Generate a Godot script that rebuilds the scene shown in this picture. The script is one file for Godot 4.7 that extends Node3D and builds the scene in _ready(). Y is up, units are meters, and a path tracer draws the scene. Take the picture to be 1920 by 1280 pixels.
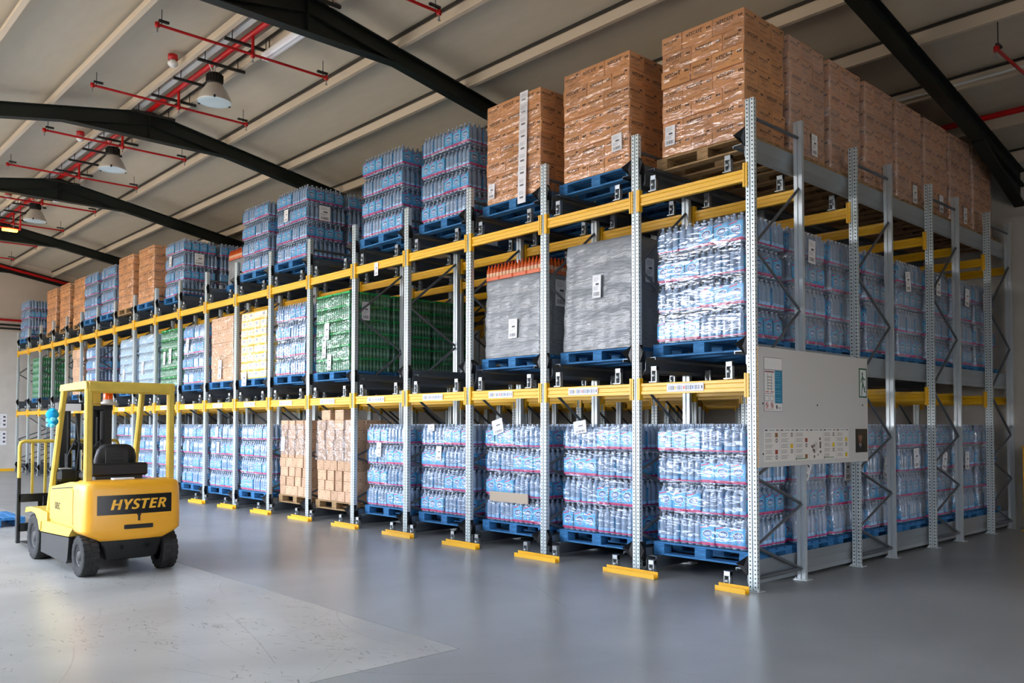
extends Node3D
# Warehouse with drive-in pallet racking. x runs along the rack front (0 at the near right corner, bays towards -x), z towards the camera, y up, metres.

const P := 1.4337            # bay width
const NB := 20               # bays
const TOPY := 4.8165         # top of the uprights
const LV := [0.2, 2.345, 4.41]   # heights of the rail tops
const BEAMTOP := [0.0, 2.06, 4.13]
const RX1 := -5.8            # first rafter left of the corner
const RSP := 5.86            # rafter spacing
const RZ := 1.645            # ridge
const RY := 7.44             # top of rafters at the ridge
const RS := 0.181            # roof slope
const WL := -29.24           # left gable wall
const WR := 11.78
const WB := -7.95            # back wall
const WF := 11.25            # front wall, behind the camera
const ORD := ["first", "second", "third", "fourth", "fifth", "sixth", "seventh", "eighth", "ninth", "tenth", "eleventh", "twelfth", "thirteenth", "fourteenth", "fifteenth", "sixteenth", "seventeenth", "eighteenth", "nineteenth", "twentieth", "twenty-first", "twenty-second", "twenty-third"]

var M := {}   # materials by name
var cache := {}
var used := {}
var rng := RandomNumberGenerator.new()
var fonts := {}


const SIDE_OPENING_H := 3.6
const TALL := 5.4
const SILL := 1.15
const DOORS := [[-27.0, -19.5], [-13.5, -4.5]]   # tall open windows in the front wall
const SKY := [6.3, 9.1, 1.9]    # unseen rooflights added for floor light and glints: from z to z, width
const SIDE := [3.5, 6.7]         # unseen opening added in the gable to light the notice-board end


func _ready() -> void:
	var cam := Camera3D.new()
	cam.name = "camera"
	cam.projection = Camera3D.PROJECTION_FRUSTUM
	cam.near = 0.05
	cam.far = 200.0
	cam.size = 0.05 * 1280.0 / 1588.9
	cam.frustum_offset = Vector2(0, 0.05 * 109.3 / 1588.9)
	cam.position = Vector3(4.4656, 1.6, 7.2963)
	cam.rotation = Vector3(0.0304, 0.8248, 0.001)
	add_child(cam)
	cam.current = true
	var env := Environment.new()
	env.background_mode = Environment.BG_SKY
	var sky := Sky.new()
	var pm := ProceduralSkyMaterial.new()
	pm.sky_top_color = Color(0.80, 0.88, 1.0)
	pm.sky_horizon_color = Color(0.98, 0.98, 1.0)
	pm.sky_curve = 0.25
	pm.sky_energy_multiplier = 1.0
	pm.ground_horizon_color = Color(0.66, 0.63, 0.58)
	pm.ground_bottom_color = Color(0.60, 0.56, 0.51)
	pm.ground_energy_multiplier = 1.0
	sky.sky_material = pm
	env.sky = sky
	env.background_energy_multiplier = 16.0
	env.tonemap_mode = Environment.TONE_MAPPER_LINEAR
	env.tonemap_exposure = 1.17
	env.sdfgi_enabled = true
	env.ssao_enabled = true
	env.ssil_enabled = true
	var we := WorldEnvironment.new()
	we.name = "environment"
	we.environment = env
	add_child(we)
	rng.seed = 20
	make_materials()
	build_shell()
	build_roof_steel()
	build_rack()
	build_loads()
	build_forklift()
	build_board()
	build_ceiling_items()
	build_small_things()


class MB:
	var V := PackedVector3Array()
	var N := PackedVector3Array()
	var U := PackedVector2Array()
	var T := Transform3D.IDENTITY

	func t(a: Vector3, b: Vector3, c: Vector3, ua := Vector2.ZERO, ub := Vector2.ZERO, uc := Vector2.ZERO) -> void:
		a = T * a
		b = T * b
		c = T * c
		var n := (b - a).cross(c - a).normalized()
		V.append(a); V.append(c); V.append(b)
		N.append(n); N.append(n); N.append(n)
		U.append(ua); U.append(uc); U.append(ub)

	func ts(a: Vector3, b: Vector3, c: Vector3, na: Vector3, nb: Vector3, nc: Vector3, ua := Vector2.ZERO, ub := Vector2.ZERO, uc := Vector2.ZERO) -> void:
		V.append(T * a); V.append(T * c); V.append(T * b)
		N.append((T.basis * na).normalized()); N.append((T.basis * nc).normalized()); N.append((T.basis * nb).normalized())
		U.append(ua); U.append(uc); U.append(ub)

	func q(a: Vector3, b: Vector3, c: Vector3, d: Vector3, r := Rect2(0, 0, 1, 1)) -> void:
		var e := r.end
		t(a, b, c, Vector2(r.position.x, e.y), e, Vector2(e.x, r.position.y))
		t(a, c, d, Vector2(r.position.x, e.y), Vector2(e.x, r.position.y), r.position)

	func qo(a: Vector3, b: Vector3, c: Vector3, d: Vector3, out: Vector3, r := Rect2(0, 0, 0, 0)) -> void:
		if (b - a).cross(c - a).dot(out) >= 0.0:
			q(a, b, c, d, r)
		else:
			q(d, c, b, a, r)

	func to(a: Vector3, b: Vector3, c: Vector3, out: Vector3) -> void:
		if (b - a).cross(c - a).dot(out) >= 0.0:
			t(a, b, c)
		else:
			t(a, c, b)

	# box; uv: face name (px nx py ny pz nz) -> Rect2, missing faces get the blank spot
	func box(c: Vector3, s: Vector3, bev := 0.0, uv := {}, blank := Rect2(0, 0, 0, 0)) -> void:
		var h := s * 0.5
		var f := [["pz", Vector3(0, 0, 1), Vector3(1, 0, 0), Vector3(0, 1, 0)], ["nz", Vector3(0, 0, -1), Vector3(-1, 0, 0), Vector3(0, 1, 0)], ["px", Vector3(1, 0, 0), Vector3(0, 0, -1), Vector3(0, 1, 0)], ["nx", Vector3(-1, 0, 0), Vector3(0, 0, 1), Vector3(0, 1, 0)], ["py", Vector3(0, 1, 0), Vector3(1, 0, 0), Vector3(0, 0, -1)], ["ny", Vector3(0, -1, 0), Vector3(1, 0, 0), Vector3(0, 0, 1)]]
		for k in f:
			var n: Vector3 = k[1]
			var hu: float = absf((k[2] as Vector3).dot(h)) - bev
			var hv: float = absf((k[3] as Vector3).dot(h)) - bev
			var o: Vector3 = c + n * absf(n.dot(h))
			var u: Vector3 = k[2] * hu
			var v: Vector3 = k[3] * hv
			q(o - u - v, o + u - v, o + u + v, o - u + v, uv.get(k[0], blank))
		if bev <= 0.0:
			return
		for i in 3:
			var j := (i + 1) % 3
			var k := (i + 2) % 3
			for si in [-1.0, 1.0]:
				for sj in [-1.0, 1.0]:
					var a := Vector3.ZERO
					a[i] = si * h[i]; a[j] = sj * (h[j] - bev)
					var b := Vector3.ZERO
					b[i] = si * (h[i] - bev); b[j] = sj * h[j]
					var e := Vector3.ZERO
					e[k] = h[k] - bev
					var out := Vector3.ZERO
					out[i] = si; out[j] = sj
					qo(c + a - e, c + a + e, c + b + e, c + b - e, out, blank)
		for sx in [-1.0, 1.0]:
			for sy in [-1.0, 1.0]:
				for sz in [-1.0, 1.0]:
					var g := Vector3(sx, sy, sz)
					to(c + g * Vector3(h.x, h.y - bev, h.z - bev), c + g * Vector3(h.x - bev, h.y, h.z - bev), c + g * Vector3(h.x - bev, h.y - bev, h.z), g)

	# box between two corners
	func bb(a: Vector3, b: Vector3, bev := 0.0, uv := {}) -> void:
		box((a + b) * 0.5, (b - a).abs(), bev, uv)

	# prof: (radius, height) from bottom to top, turned about y
	func lathe(prof: Array, n: int, c := Vector3.ZERO, vscale := 1.0) -> void:
		var m := prof.size()
		var pn := []
		for i in m:
			var a: Vector2 = prof[maxi(i - 1, 0)]
			var b: Vector2 = prof[mini(i + 1, m - 1)]
			var d := (b - a)
			pn.append(Vector2(d.y, -d.x).normalized())
		for i in m - 1:
			var p0: Vector2 = prof[i]
			var p1: Vector2 = prof[i + 1]
			for k in n:
				var a0 := TAU * k / n
				var a1 := TAU * (k + 1) / n
				var c0 := Vector3(sin(a0), 0, cos(a0))
				var c1 := Vector3(sin(a1), 0, cos(a1))
				var y := Vector3(0, 1, 0)
				var A := c + c0 * p0.x + y * p0.y
				var B := c + c1 * p0.x + y * p0.y
				var C := c + c1 * p1.x + y * p1.y
				var D := c + c0 * p1.x + y * p1.y
				var nA: Vector3 = c0 * pn[i].x + y * pn[i].y
				var nB: Vector3 = c1 * pn[i].x + y * pn[i].y
				var nC: Vector3 = c1 * pn[i + 1].x + y * pn[i + 1].y
				var nD: Vector3 = c0 * pn[i + 1].x + y * pn[i + 1].y
				var u0 := float(k) / n
				var u1 := float(k + 1) / n
				var v0 := 1.0 - p0.y * vscale
				var v1 := 1.0 - p1.y * vscale
				if p0.x > 0.0:
					ts(A, B, C, nA, nB, nC, Vector2(u0, v0), Vector2(u1, v0), Vector2(u1, v1))
				if p1.x > 0.0:
					ts(A, C, D, nA, nC, nD, Vector2(u0, v0), Vector2(u1, v1), Vector2(u0, v1))

	func tube(pts: Array, r: float, n := 8, caps := true) -> void:
		var rings := []
		var last := Vector3.ZERO
		for i in pts.size():
			var d: Vector3 = (pts[mini(i + 1, pts.size() - 1)] - pts[maxi(i - 1, 0)]).normalized()
			var u := last
			if u == Vector3.ZERO:
				u = Vector3.UP if absf(d.y) < 0.9 else Vector3.RIGHT
			u = (u - d * u.dot(d)).normalized()
			last = u
			var w := d.cross(u)
			var ring := []
			for k in n:
				ring.append(u * cos(TAU * k / n) + w * sin(TAU * k / n))
			rings.append(ring)
		for i in pts.size() - 1:
			for k in n:
				var l := (k + 1) % n
				var a: Vector3 = rings[i][k]
				var b: Vector3 = rings[i][l]
				var c: Vector3 = rings[i + 1][l]
				var d: Vector3 = rings[i + 1][k]
				ts(pts[i] + a * r, pts[i] + b * r, pts[i + 1] + c * r, a, b, c)
				ts(pts[i] + a * r, pts[i + 1] + c * r, pts[i + 1] + d * r, a, c, d)
		if caps:
			var e := pts.size() - 1
			var d0: Vector3 = pts[0] - pts[1]
			var d1: Vector3 = pts[e] - pts[e - 1]
			for k in n:
				to(pts[0], pts[0] + rings[0][k] * r, pts[0] + rings[0][(k + 1) % n] * r, d0)
				to(pts[e], pts[e] + rings[e][k] * r, pts[e] + rings[e][(k + 1) % n] * r, d1)

	# polygon in xy (any winding) extruded from z0 to z1
	func prism(poly: PackedVector2Array, z0: float, z1: float) -> void:
		var p := poly.duplicate()
		if Geometry2D.is_polygon_clockwise(p):
			p.reverse()
		var n := p.size()
		var lo := minf(z0, z1)
		var hi := maxf(z0, z1)
		for i in n:
			var a := p[i]
			var b := p[(i + 1) % n]
			var o := Vector3(b.y - a.y, a.x - b.x, 0)
			qo(Vector3(a.x, a.y, hi), Vector3(a.x, a.y, lo), Vector3(b.x, b.y, lo), Vector3(b.x, b.y, hi), o, Rect2(0, 0, 1, 1))
		var tri := Geometry2D.triangulate_polygon(p)
		for i in range(0, tri.size(), 3):
			to(Vector3(p[tri[i]].x, p[tri[i]].y, hi), Vector3(p[tri[i + 1]].x, p[tri[i + 1]].y, hi), Vector3(p[tri[i + 2]].x, p[tri[i + 2]].y, hi), Vector3(0, 0, 1))
			to(Vector3(p[tri[i]].x, p[tri[i]].y, lo), Vector3(p[tri[i + 1]].x, p[tri[i + 1]].y, lo), Vector3(p[tri[i + 2]].x, p[tri[i + 2]].y, lo), Vector3(0, 0, -1))

	# rows of points, smooth; outward = rows go up, points run counterclockwise seen from above (closed) or left to right (open)
	func grid(rows: Array, closed: bool, uvs := Vector2(1, 1)) -> void:
		var h := rows.size()
		var w: int = rows[0].size()
		var nr := []
		for i in h:
			var r := PackedVector3Array()
			for k in w:
				var up: Vector3 = rows[mini(i + 1, h - 1)][k] - rows[maxi(i - 1, 0)][k]
				var l := (k + w - 1) % w if closed else maxi(k - 1, 0)
				var g := (k + 1) % w if closed else mini(k + 1, w - 1)
				var al: Vector3 = rows[i][g] - rows[i][l]
				r.append(al.cross(up).normalized())
			nr.append(r)
		var run := PackedFloat32Array()
		var s := 0.0
		for k in w + 1:
			run.append(s)
			s += (rows[0][(k + 1) % w] as Vector3).distance_to(rows[0][k % w])
		for i in h - 1:
			var v0: float = -rows[i][0].y * uvs.y
			var v1: float = -rows[i + 1][0].y * uvs.y
			for k in (w if closed else w - 1):
				var g := (k + 1) % w
				var u0 := run[k] * uvs.x
				var u1 := run[k + 1] * uvs.x
				ts(rows[i][k], rows[i][g], rows[i + 1][g], nr[i][k], nr[i][g], nr[i + 1][g], Vector2(u0, v0), Vector2(u1, v0), Vector2(u1, v1))
				ts(rows[i][k], rows[i + 1][g], rows[i + 1][k], nr[i][k], nr[i + 1][g], nr[i + 1][k], Vector2(u0, v0), Vector2(u1, v1), Vector2(u0, v1))

	# rings of equal length joined flat, ends closed
	func loft(rings: Array) -> void:
		var w: int = rings[0].size()
		for i in rings.size() - 1:
			for k in w:
				var g := (k + 1) % w
				q(rings[i][k], rings[i][g], rings[i + 1][g], rings[i + 1][k])
		var cb := Vector3.ZERO
		var ct := Vector3.ZERO
		var e := rings.size() - 1
		for k in w:
			cb += rings[0][k] / w
			ct += rings[e][k] / w
		for k in w:
			var g := (k + 1) % w
			to(cb, rings[0][k], rings[0][g], cb - ct)
			to(ct, rings[e][k], rings[e][g], ct - cb)

	func add(o: MB, x: Transform3D) -> void:
		x = T * x
		for i in o.V.size():
			V.append(x * o.V[i])
			N.append((x.basis * o.N[i]).normalized())
		U.append_array(o.U)

	func surf(m: ArrayMesh, mat: Material) -> void:
		if V.is_empty():
			return
		var a := []
		a.resize(Mesh.ARRAY_MAX)
		a[Mesh.ARRAY_VERTEX] = V
		a[Mesh.ARRAY_NORMAL] = N
		a[Mesh.ARRAY_TEX_UV] = U
		m.add_surface_from_arrays(Mesh.PRIMITIVE_TRIANGLES, a)
		m.surface_set_material(m.get_surface_count() - 1, mat)


func mesh(parts: Array) -> ArrayMesh:
	var m := ArrayMesh.new()
	for p in parts:
		(p[0] as MB).surf(m, p[1])
	return m


func numbered(n: String) -> String:
	used[n] = used.get(n, -1) + 1
	return n if used[n] == 0 else "%s_%03d" % [n, used[n]]


func put(n: String, m: Mesh, parent: Node3D = null, at := Vector3.ZERO, turn := 0.0) -> MeshInstance3D:
	var o := MeshInstance3D.new()
	o.mesh = m
	o.position = at
	o.rotation.y = turn
	if parent:
		o.name = n
		parent.add_child(o, true)
	else:
		o.name = numbered(n)
		add_child(o, true)
	return o


func part(n: String, mb: MB, mat: Material, parent: Node3D = null, at := Vector3.ZERO, turn := 0.0) -> MeshInstance3D:
	return put(n, mesh([[mb, mat]]), parent, at, turn)


func tag(o: Node, label: String, category: String, group := "") -> Node:
	o.set_meta("label", label)
	o.set_meta("category", category)
	if group:
		o.set_meta("group", group)
	return o


func thing(n: String, label: String, category: String, at := Vector3.ZERO, turn := 0.0, group := "") -> Node3D:
	var o := Node3D.new()
	o.name = numbered(n)
	add_child(o, true)
	o.position = at
	o.rotation.y = turn
	tag(o, label, category, group)
	return o


func struct(n: String, mb: MB, mat: Material, parent: Node3D = null) -> MeshInstance3D:
	var o := part(n, mb, mat, parent)
	o.set_meta("kind", "structure")
	return o


# ---------------------------------------------------------------- materials

func mat(n: String, c: Color, rough := 0.6, metal := 0.0) -> StandardMaterial3D:
	var m := StandardMaterial3D.new()
	m.resource_name = n
	m.albedo_color = c
	m.roughness = rough
	m.metallic = metal
	M[n] = m
	return m


func noise_tex(freq: float, lo: Color, hi: Color, size := 512, octaves := 4, sd := 1, bump := 0.0, kind := FastNoiseLite.TYPE_SIMPLEX_SMOOTH) -> NoiseTexture2D:
	var f := FastNoiseLite.new()
	f.seed = sd
	f.noise_type = kind
	f.frequency = freq
	f.fractal_octaves = octaves
	var t := NoiseTexture2D.new()
	t.width = size
	t.height = size
	t.seamless = true
	t.noise = f
	if bump > 0.0:
		t.as_normal_map = true
		t.bump_strength = bump
	else:
		var g := Gradient.new()
		g.colors = PackedColorArray([lo, hi])
		g.offsets = PackedFloat32Array([0.0, 1.0])
		t.color_ramp = g
	return t


func world_tex(m: StandardMaterial3D, scale: float) -> void:
	m.uv1_triplanar = true
	m.uv1_world_triplanar = true
	m.uv1_scale = Vector3.ONE * scale


func font(bold: bool) -> RID:
	if not fonts.has(bold):
		var f := SystemFont.new()
		f.font_names = ["Droid Sans"]
		f.font_weight = 700 if bold else 400
		fonts[bold] = f
	return fonts[bold].get_rids()[0]


func txt(im: Image, s: String, x: float, y: float, px: int, c: Color, bold := true, shear := 0.0, squeeze := 1.0) -> float:
	var ts := TextServerManager.get_primary_interface()
	var r := font(bold)
	var sz := Vector2i(px, 0)
	for i in s.length():
		var g := ts.font_get_glyph_index(r, px, s.unicode_at(i), 0)
		ts.font_render_glyph(r, sz, g)
		var ti := ts.font_get_glyph_texture_idx(r, sz, g)
		if ti >= 0:
			var src := ts.font_get_texture_image(r, sz, ti)
			var uv := ts.font_get_glyph_uv_rect(r, sz, g)
			var off := ts.font_get_glyph_offset(r, sz, g)
			for b in int(uv.size.y):
				for a in int(uv.size.x):
					var al := src.get_pixel(int(uv.position.x) + a, int(uv.position.y) + b).a
					if al > 0.02:
						var dy := off.y + b
						var X := int(x + (off.x + a) * squeeze - shear * dy)
						var Y := int(y + dy)
						if X >= 0 and Y >= 0 and X < im.get_width() and Y < im.get_height():
							im.set_pixel(X, Y, im.get_pixel(X, Y).lerp(c, al * c.a))
		x += ts.font_get_glyph_advance(r, px, g).x * squeeze
	return x


func rect(im: Image, x: int, y: int, w: int, h: int, c: Color) -> void:
	im.fill_rect(Rect2i(x, y, w, h), c)


func frame(im: Image, x: int, y: int, w: int, h: int, t: int, c: Color) -> void:
	rect(im, x, y, w, t, c); rect(im, x, y + h - t, w, t, c); rect(im, x, y, t, h, c); rect(im, x + w - t, y, t, h, c)


func line(im: Image, a: Vector2, b: Vector2, r: float, c: Color) -> void:
	var n := int(a.distance_to(b)) + 1
	for i in n + 1:
		var p := a.lerp(b, float(i) / n)
		im.fill_rect(Rect2i(int(p.x - r), int(p.y - r), maxi(1, int(2 * r)), maxi(1, int(2 * r))), c)


func ellipse(im: Image, cx: float, cy: float, rx: float, ry: float, c: Color, inner := 0.0, tilt := 0.0) -> void:
	for y in range(maxi(0, int(cy - ry - rx * absf(tilt))), mini(im.get_height(), int(cy + ry + rx * absf(tilt)) + 1)):
		for x in range(maxi(0, int(cx - rx)), mini(im.get_width(), int(cx + rx) + 1)):
			var d := Vector2((x - cx) / rx, (y - cy + (x - cx) * tilt) / ry).length()
			if d <= 1.0 and d >= inner:
				im.set_pixel(x, y, c)


func newim(w: int, h: int, c: Color) -> Image:
	var im := Image.create(w, h, false, Image.FORMAT_RGBA8)
	im.fill(c)
	return im


func imat(n: String, im: Image, rough := 0.6, tint := Color.WHITE) -> StandardMaterial3D:
	var m := mat(n, tint, rough)
	m.albedo_texture = ImageTexture.create_from_image(im)
	return m


# rows of small grey strokes that read as print too small to spell out
func lines(im: Image, x: int, y: int, w: int, n: int, gap: int, c: Color, sd: int) -> void:
	var r := RandomNumberGenerator.new()
	r.seed = sd
	for i in n:
		var X := x
		var e := x + int(w * r.randf_range(0.7, 1.0))
		while X < e:
			var l := r.randi_range(3, 9)
			rect(im, X, y + i * gap, mini(l, e - X), maxi(1, gap / 3), c)
			X += l + 2


func make_materials() -> void:
	var m: StandardMaterial3D
	# floors
	m = mat("floor_dark", Color(0.63, 0.63, 0.62), 0.31)
	m.albedo_texture = ImageTexture.create_from_image(concrete())
	world_tex(m, 0.16)
	m = mat("floor_light", Color(0.74, 0.73, 0.71), 0.28)
	m.albedo_texture = ImageTexture.create_from_image(scuffed())
	world_tex(m, 0.2)
	# shell
	m = mat("wall", Color(0.80, 0.78, 0.75), 0.85)
	m.albedo_texture = noise_tex(0.01, Color(0.93, 0.93, 0.92), Color(1, 1, 1), 512, 4, 5)
	world_tex(m, 0.25)
	m = mat("wall_warm", Color(0.80, 0.74, 0.68), 0.85)
	m.albedo_texture = noise_tex(0.01, Color(0.95, 0.95, 0.94), Color(1, 1, 1), 512, 4, 6)
	world_tex(m, 0.25)
	m = mat("ceiling", Color(0.775, 0.735, 0.66), 0.7)
	m.albedo_texture = noise_tex(0.02, Color(0.965, 0.965, 0.96), Color(1, 1, 1), 512, 3, 7)
	m.uv1_triplanar = true
	m.uv1_world_triplanar = true
	m.uv1_scale = Vector3(0.12, 0.5, 0.5)
	mat("purlin", Color(0.81, 0.75, 0.665), 0.5)
	m = mat("added_rooflight", Color(0.9, 0.95, 1.0, 0.15), 0.2)
	m.transparency = BaseMaterial3D.TRANSPARENCY_ALPHA
	mat("rafter", Color(0.055, 0.10, 0.085), 0.5)
	# metals
	m = mat("galv", Color(0.78, 0.81, 0.82), 0.4, 0.4)
	m.roughness_texture = noise_tex(0.03, Color(0.7, 0.7, 0.7), Color(1, 1, 1), 256, 4, 11)
	world_tex(m, 2.0)
	m = mat("brace", Color(0.45, 0.47, 0.49), 0.42, 0.6)
	m = mat("rail", Color(0.42, 0.45, 0.48), 0.32, 0.6)  # galvanised rail steel with the shade of the lanes put into its colour
	m = mat("rail_lit", Color(0.66, 0.69, 0.71), 0.35, 0.6)  # same steel, paler where light falls on the open rack end
	m = mat("funnel", Color(0.07, 0.075, 0.085), 0.35, 0.3)
	m = mat("chrome", Color(0.70, 0.72, 0.73), 0.28, 0.8)
	m = mat("upright", Color(0.82, 0.86, 0.86), 0.38, 0.3)
	m.albedo_texture = ImageTexture.create_from_image(slots())
	# paint
	m = mat("yellow", Color(0.95, 0.72, 0.03), 0.38)
	m.clearcoat_enabled = true
	m.clearcoat = 0.4
	mat("lift_yellow", Color(1.0, 0.70, 0.015), 0.38).clearcoat_enabled = true
	m = mat("lift_faded", Color(0.90, 0.76, 0.30), 0.5)
	m.albedo_texture = noise_tex(0.015, Color(0.88, 0.88, 0.86), Color(1, 1, 1), 256, 5, 12)
	world_tex(m, 1.0)
	m = mat("lift_black", Color(0.075, 0.078, 0.08), 0.5)
	m.albedo_texture = noise_tex(0.03, Color(0.7, 0.7, 0.7), Color(1, 1, 1), 256, 5, 13)
	world_tex(m, 1.5)
	m = mat("rubber", Color(0.20, 0.20, 0.195), 0.8)
	m.albedo_texture = noise_tex(0.03, Color(0.6, 0.6, 0.6), Color(1, 1, 1), 256, 5, 14)
	world_tex(m, 2.0)
	mat("red", Color(0.72, 0.03, 0.04), 0.35)
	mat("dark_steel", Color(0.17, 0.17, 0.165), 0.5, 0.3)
	mat("white_plastic", Color(0.86, 0.86, 0.85), 0.4)
	mat("paper", Color(0.93, 0.93, 0.93), 0.8)
	mat("beige_card", Color(0.74, 0.68, 0.60), 0.8)
	m = mat("amber", Color(0.95, 0.33, 0.04), 0.15)
	mat("toy_blue", Color(0.05, 0.62, 0.82), 0.9)
	mat("toy_light", Color(0.45, 0.85, 0.95), 0.9)
	m = mat("bell", Color(0.80, 0.78, 0.74), 0.3, 0.25)
	m = mat("lens", Color(0.85, 0.92, 0.94), 0.15)
	m = mat("diffuser", Color(0.90, 0.90, 0.92), 0.25)
	# pallets
	for k in [["pallet_blue", Color(0.22, 0.52, 0.76)], ["pallet_wood", Color(0.72, 0.58, 0.40)]]:
		m = mat(k[0], k[1], 0.75)
		m.albedo_texture = noise_tex(0.02, Color(0.72, 0.72, 0.72), Color(1, 1, 1), 256, 5, 21)
		m.uv1_triplanar = true
		m.uv1_scale = Vector3(1.2, 6, 6)
	# bottles
	m = mat("bottle", Color(0.55, 0.65, 0.77), 0.1)
	m.clearcoat_enabled = true
	m.clearcoat_roughness = 0.05
	m.rim_enabled = false
	m = mat("bottle_core", Color(0.46, 0.56, 0.70), 0.25)
	m = mat("bottle_pale", Color(0.66, 0.80, 0.86), 0.15)
	m.clearcoat_enabled = true
	m = mat("bottle_green", Color(0.10, 0.46, 0.27), 0.12)
	m.clearcoat_enabled = true
	mat("band_green", Color(0.04, 0.62, 0.30), 0.2)
	mat("label_green", Color(0.36, 0.60, 0.47), 0.4)
	m = mat("bottle_orange", Color(0.78, 0.33, 0.12), 0.12)
	mat("label_orange", Color(0.86, 0.68, 0.52), 0.4)
	mat("cap_orange", Color(0.82, 0.20, 0.10), 0.3)
	mat("tray_orange", Color(0.86, 0.42, 0.26), 0.5)
	mat("cap", Color(0.76, 0.82, 0.90), 0.25)
	mat("cap_blue", Color(0.10, 0.18, 0.72), 0.25)
	mat("magenta", Color(0.82, 0.13, 0.42), 0.25)
	mat("bottle_label", Color(0.62, 0.80, 0.95), 0.25)
	m = imat("panel", panel_print(), 0.2)
	m.clearcoat_enabled = true
	# films
	var wrinkles := noise_tex(0.009, Color.BLACK, Color.WHITE, 512, 4, 31, 40.0)
	for k in [["film", 0.065, 0.12, 0.3, 0.9], ["film_thick", 0.12, 0.12, 0.25, 0.9], ["film_hazy", 0.30, 0.15, 0.4, 0.4], ["film_crisp", 0.14, 0.12, 0.45, 0.9]]:
		var o := ORMMaterial3D.new()
		o.resource_name = k[0]
		M[k[0]] = o
		o.albedo_color = Color(0.92, 0.94, 0.97, k[1])
		o.orm_texture = ImageTexture.create_from_image(newim(4, 4, Color(1, k[2], k[4])))
		o.transparency = BaseMaterial3D.TRANSPARENCY_ALPHA
		o.cull_mode = BaseMaterial3D.CULL_DISABLED
		o.normal_enabled = true
		o.normal_texture = wrinkles
		o.normal_scale = k[3]
	m = mat("grey_wrap", Color(0.53, 0.545, 0.56), 0.24)
	m.normal_enabled = true
	m.normal_texture = noise_tex(0.03, Color.BLACK, Color.WHITE, 512, 5, 33, 6.0)
	m.normal_scale = 0.4
	# cartons
	var pr := coffee_print()
	for i in 3:
		imat("coffee_%d" % i, pr, 0.7, [Color(0.97, 0.97, 0.97), Color(0.91, 0.90, 0.89), Color(1, 0.99, 0.97)][i])
	pr = plain_print()
	for i in 3:
		imat("card_%d" % i, pr, 0.75, [Color(0.97, 0.97, 0.97), Color(0.90, 0.90, 0.89), Color(1, 0.99, 0.98)][i])
	imat("milk", milk_print(), 0.4)
	imat("waybill", waybill(), 0.75)
	imat("waybill_long", waybill_long(), 0.75)
	imat("sticker", sticker(), 0.5)
	make_prints()


func scuffed() -> Image:
	var r := RandomNumberGenerator.new()
	r.seed = 77
	var im := newim(1024, 1024, Color.WHITE)
	var f := FastNoiseLite.new()
	f.seed = 4
	f.frequency = 0.004
	f.fractal_octaves = 5
	for y in 1024:
		for x in 1024:
			var a := float(x) / 1024.0 * TAU
			var b := float(y) / 1024.0 * TAU
			var v := 0.92 + 0.13 * f.get_noise_3d(cos(a) * 160 + sin(b) * 60, sin(a) * 160, cos(b) * 160 + 300)
			v += r.randf_range(-0.012, 0.012)
			im.set_pixel(x, y, Color(v, v, v * 0.985))
	# scuffs: short dark dashes in loose clusters, and long fine tyre scratches
	for c in 90:
		var o := Vector2(r.randf() * 1024, r.randf() * 1024)
		var sp := r.randf_range(12, 70)
		var dir := r.randfn(0.0, 0.3)
		for i in r.randi_range(4, 26):
			var p := o + Vector2(r.randfn(0, sp), r.randfn(0, sp * 0.35))
			var k := r.randf_range(0.38, 0.75)
			scratch(im, r, p, Vector2.from_angle(dir + r.randfn(0.0, 0.25)), r.randi_range(3, 16), k, r.randi_range(1, 2))
	for c in 46:
		scratch(im, r, Vector2(r.randf() * 1024, r.randf() * 1024), Vector2.from_angle(r.randfn(0.0, 0.5)), r.randi_range(80, 380), r.randf_range(0.62, 0.8), 1)
	return im


func concrete() -> Image:
	var r := RandomNumberGenerator.new()
	r.seed = 78
	var im := newim(1024, 1024, Color.WHITE)
	var f := FastNoiseLite.new()
	f.seed = 9
	f.frequency = 0.005
	f.fractal_octaves = 4
	for y in 1024:
		for x in 1024:
			var a := float(x) / 1024.0 * TAU
			var b := float(y) / 1024.0 * TAU
			var v := 0.94 + 0.09 * f.get_noise_3d(cos(a) * 160 + sin(b) * 60, sin(a) * 160, cos(b) * 160 + 300) + r.randf_range(-0.014, 0.014)
			im.set_pixel(x, y, Color(v, v, v))
	for c in 12:
		scratch(im, r, Vector2(r.randf() * 1024, r.randf() * 1024), Vector2.from_angle(r.randfn(0.0, 0.5)), r.randi_range(60, 260), r.randf_range(0.72, 0.82), 1)
	return im


func scratch(im: Image, r: RandomNumberGenerator, p: Vector2, d: Vector2, l: int, k: float, w: int) -> void:
	var bend := r.randfn(0.0, 0.002)
	for s in l:
		p += d
		d = d.rotated(bend)
		if r.randf() < 0.75:
			for j in w:
				im.set_pixel(posmod(int(p.x), 1024), posmod(int(p.y) + j, 1024), Color(k, k * 0.97, k * 0.92))


func slots() -> Image:
	# one 0.1 m stretch of the perforated upright: 4 slots in two columns; u 0..1 across the web
	var im := newim(64, 128, Color.WHITE)
	for y in [12, 76]:
		for x in [9, 43]:
			for b in 24:
				var cut := int(b * 0.14)
				rect(im, x + cut, y + b, 11 - cut, 1, Color(0.12, 0.13, 0.14))
	rect(im, 30, 0, 4, 128, Color(0.9, 0.9, 0.9))
	return im


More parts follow.
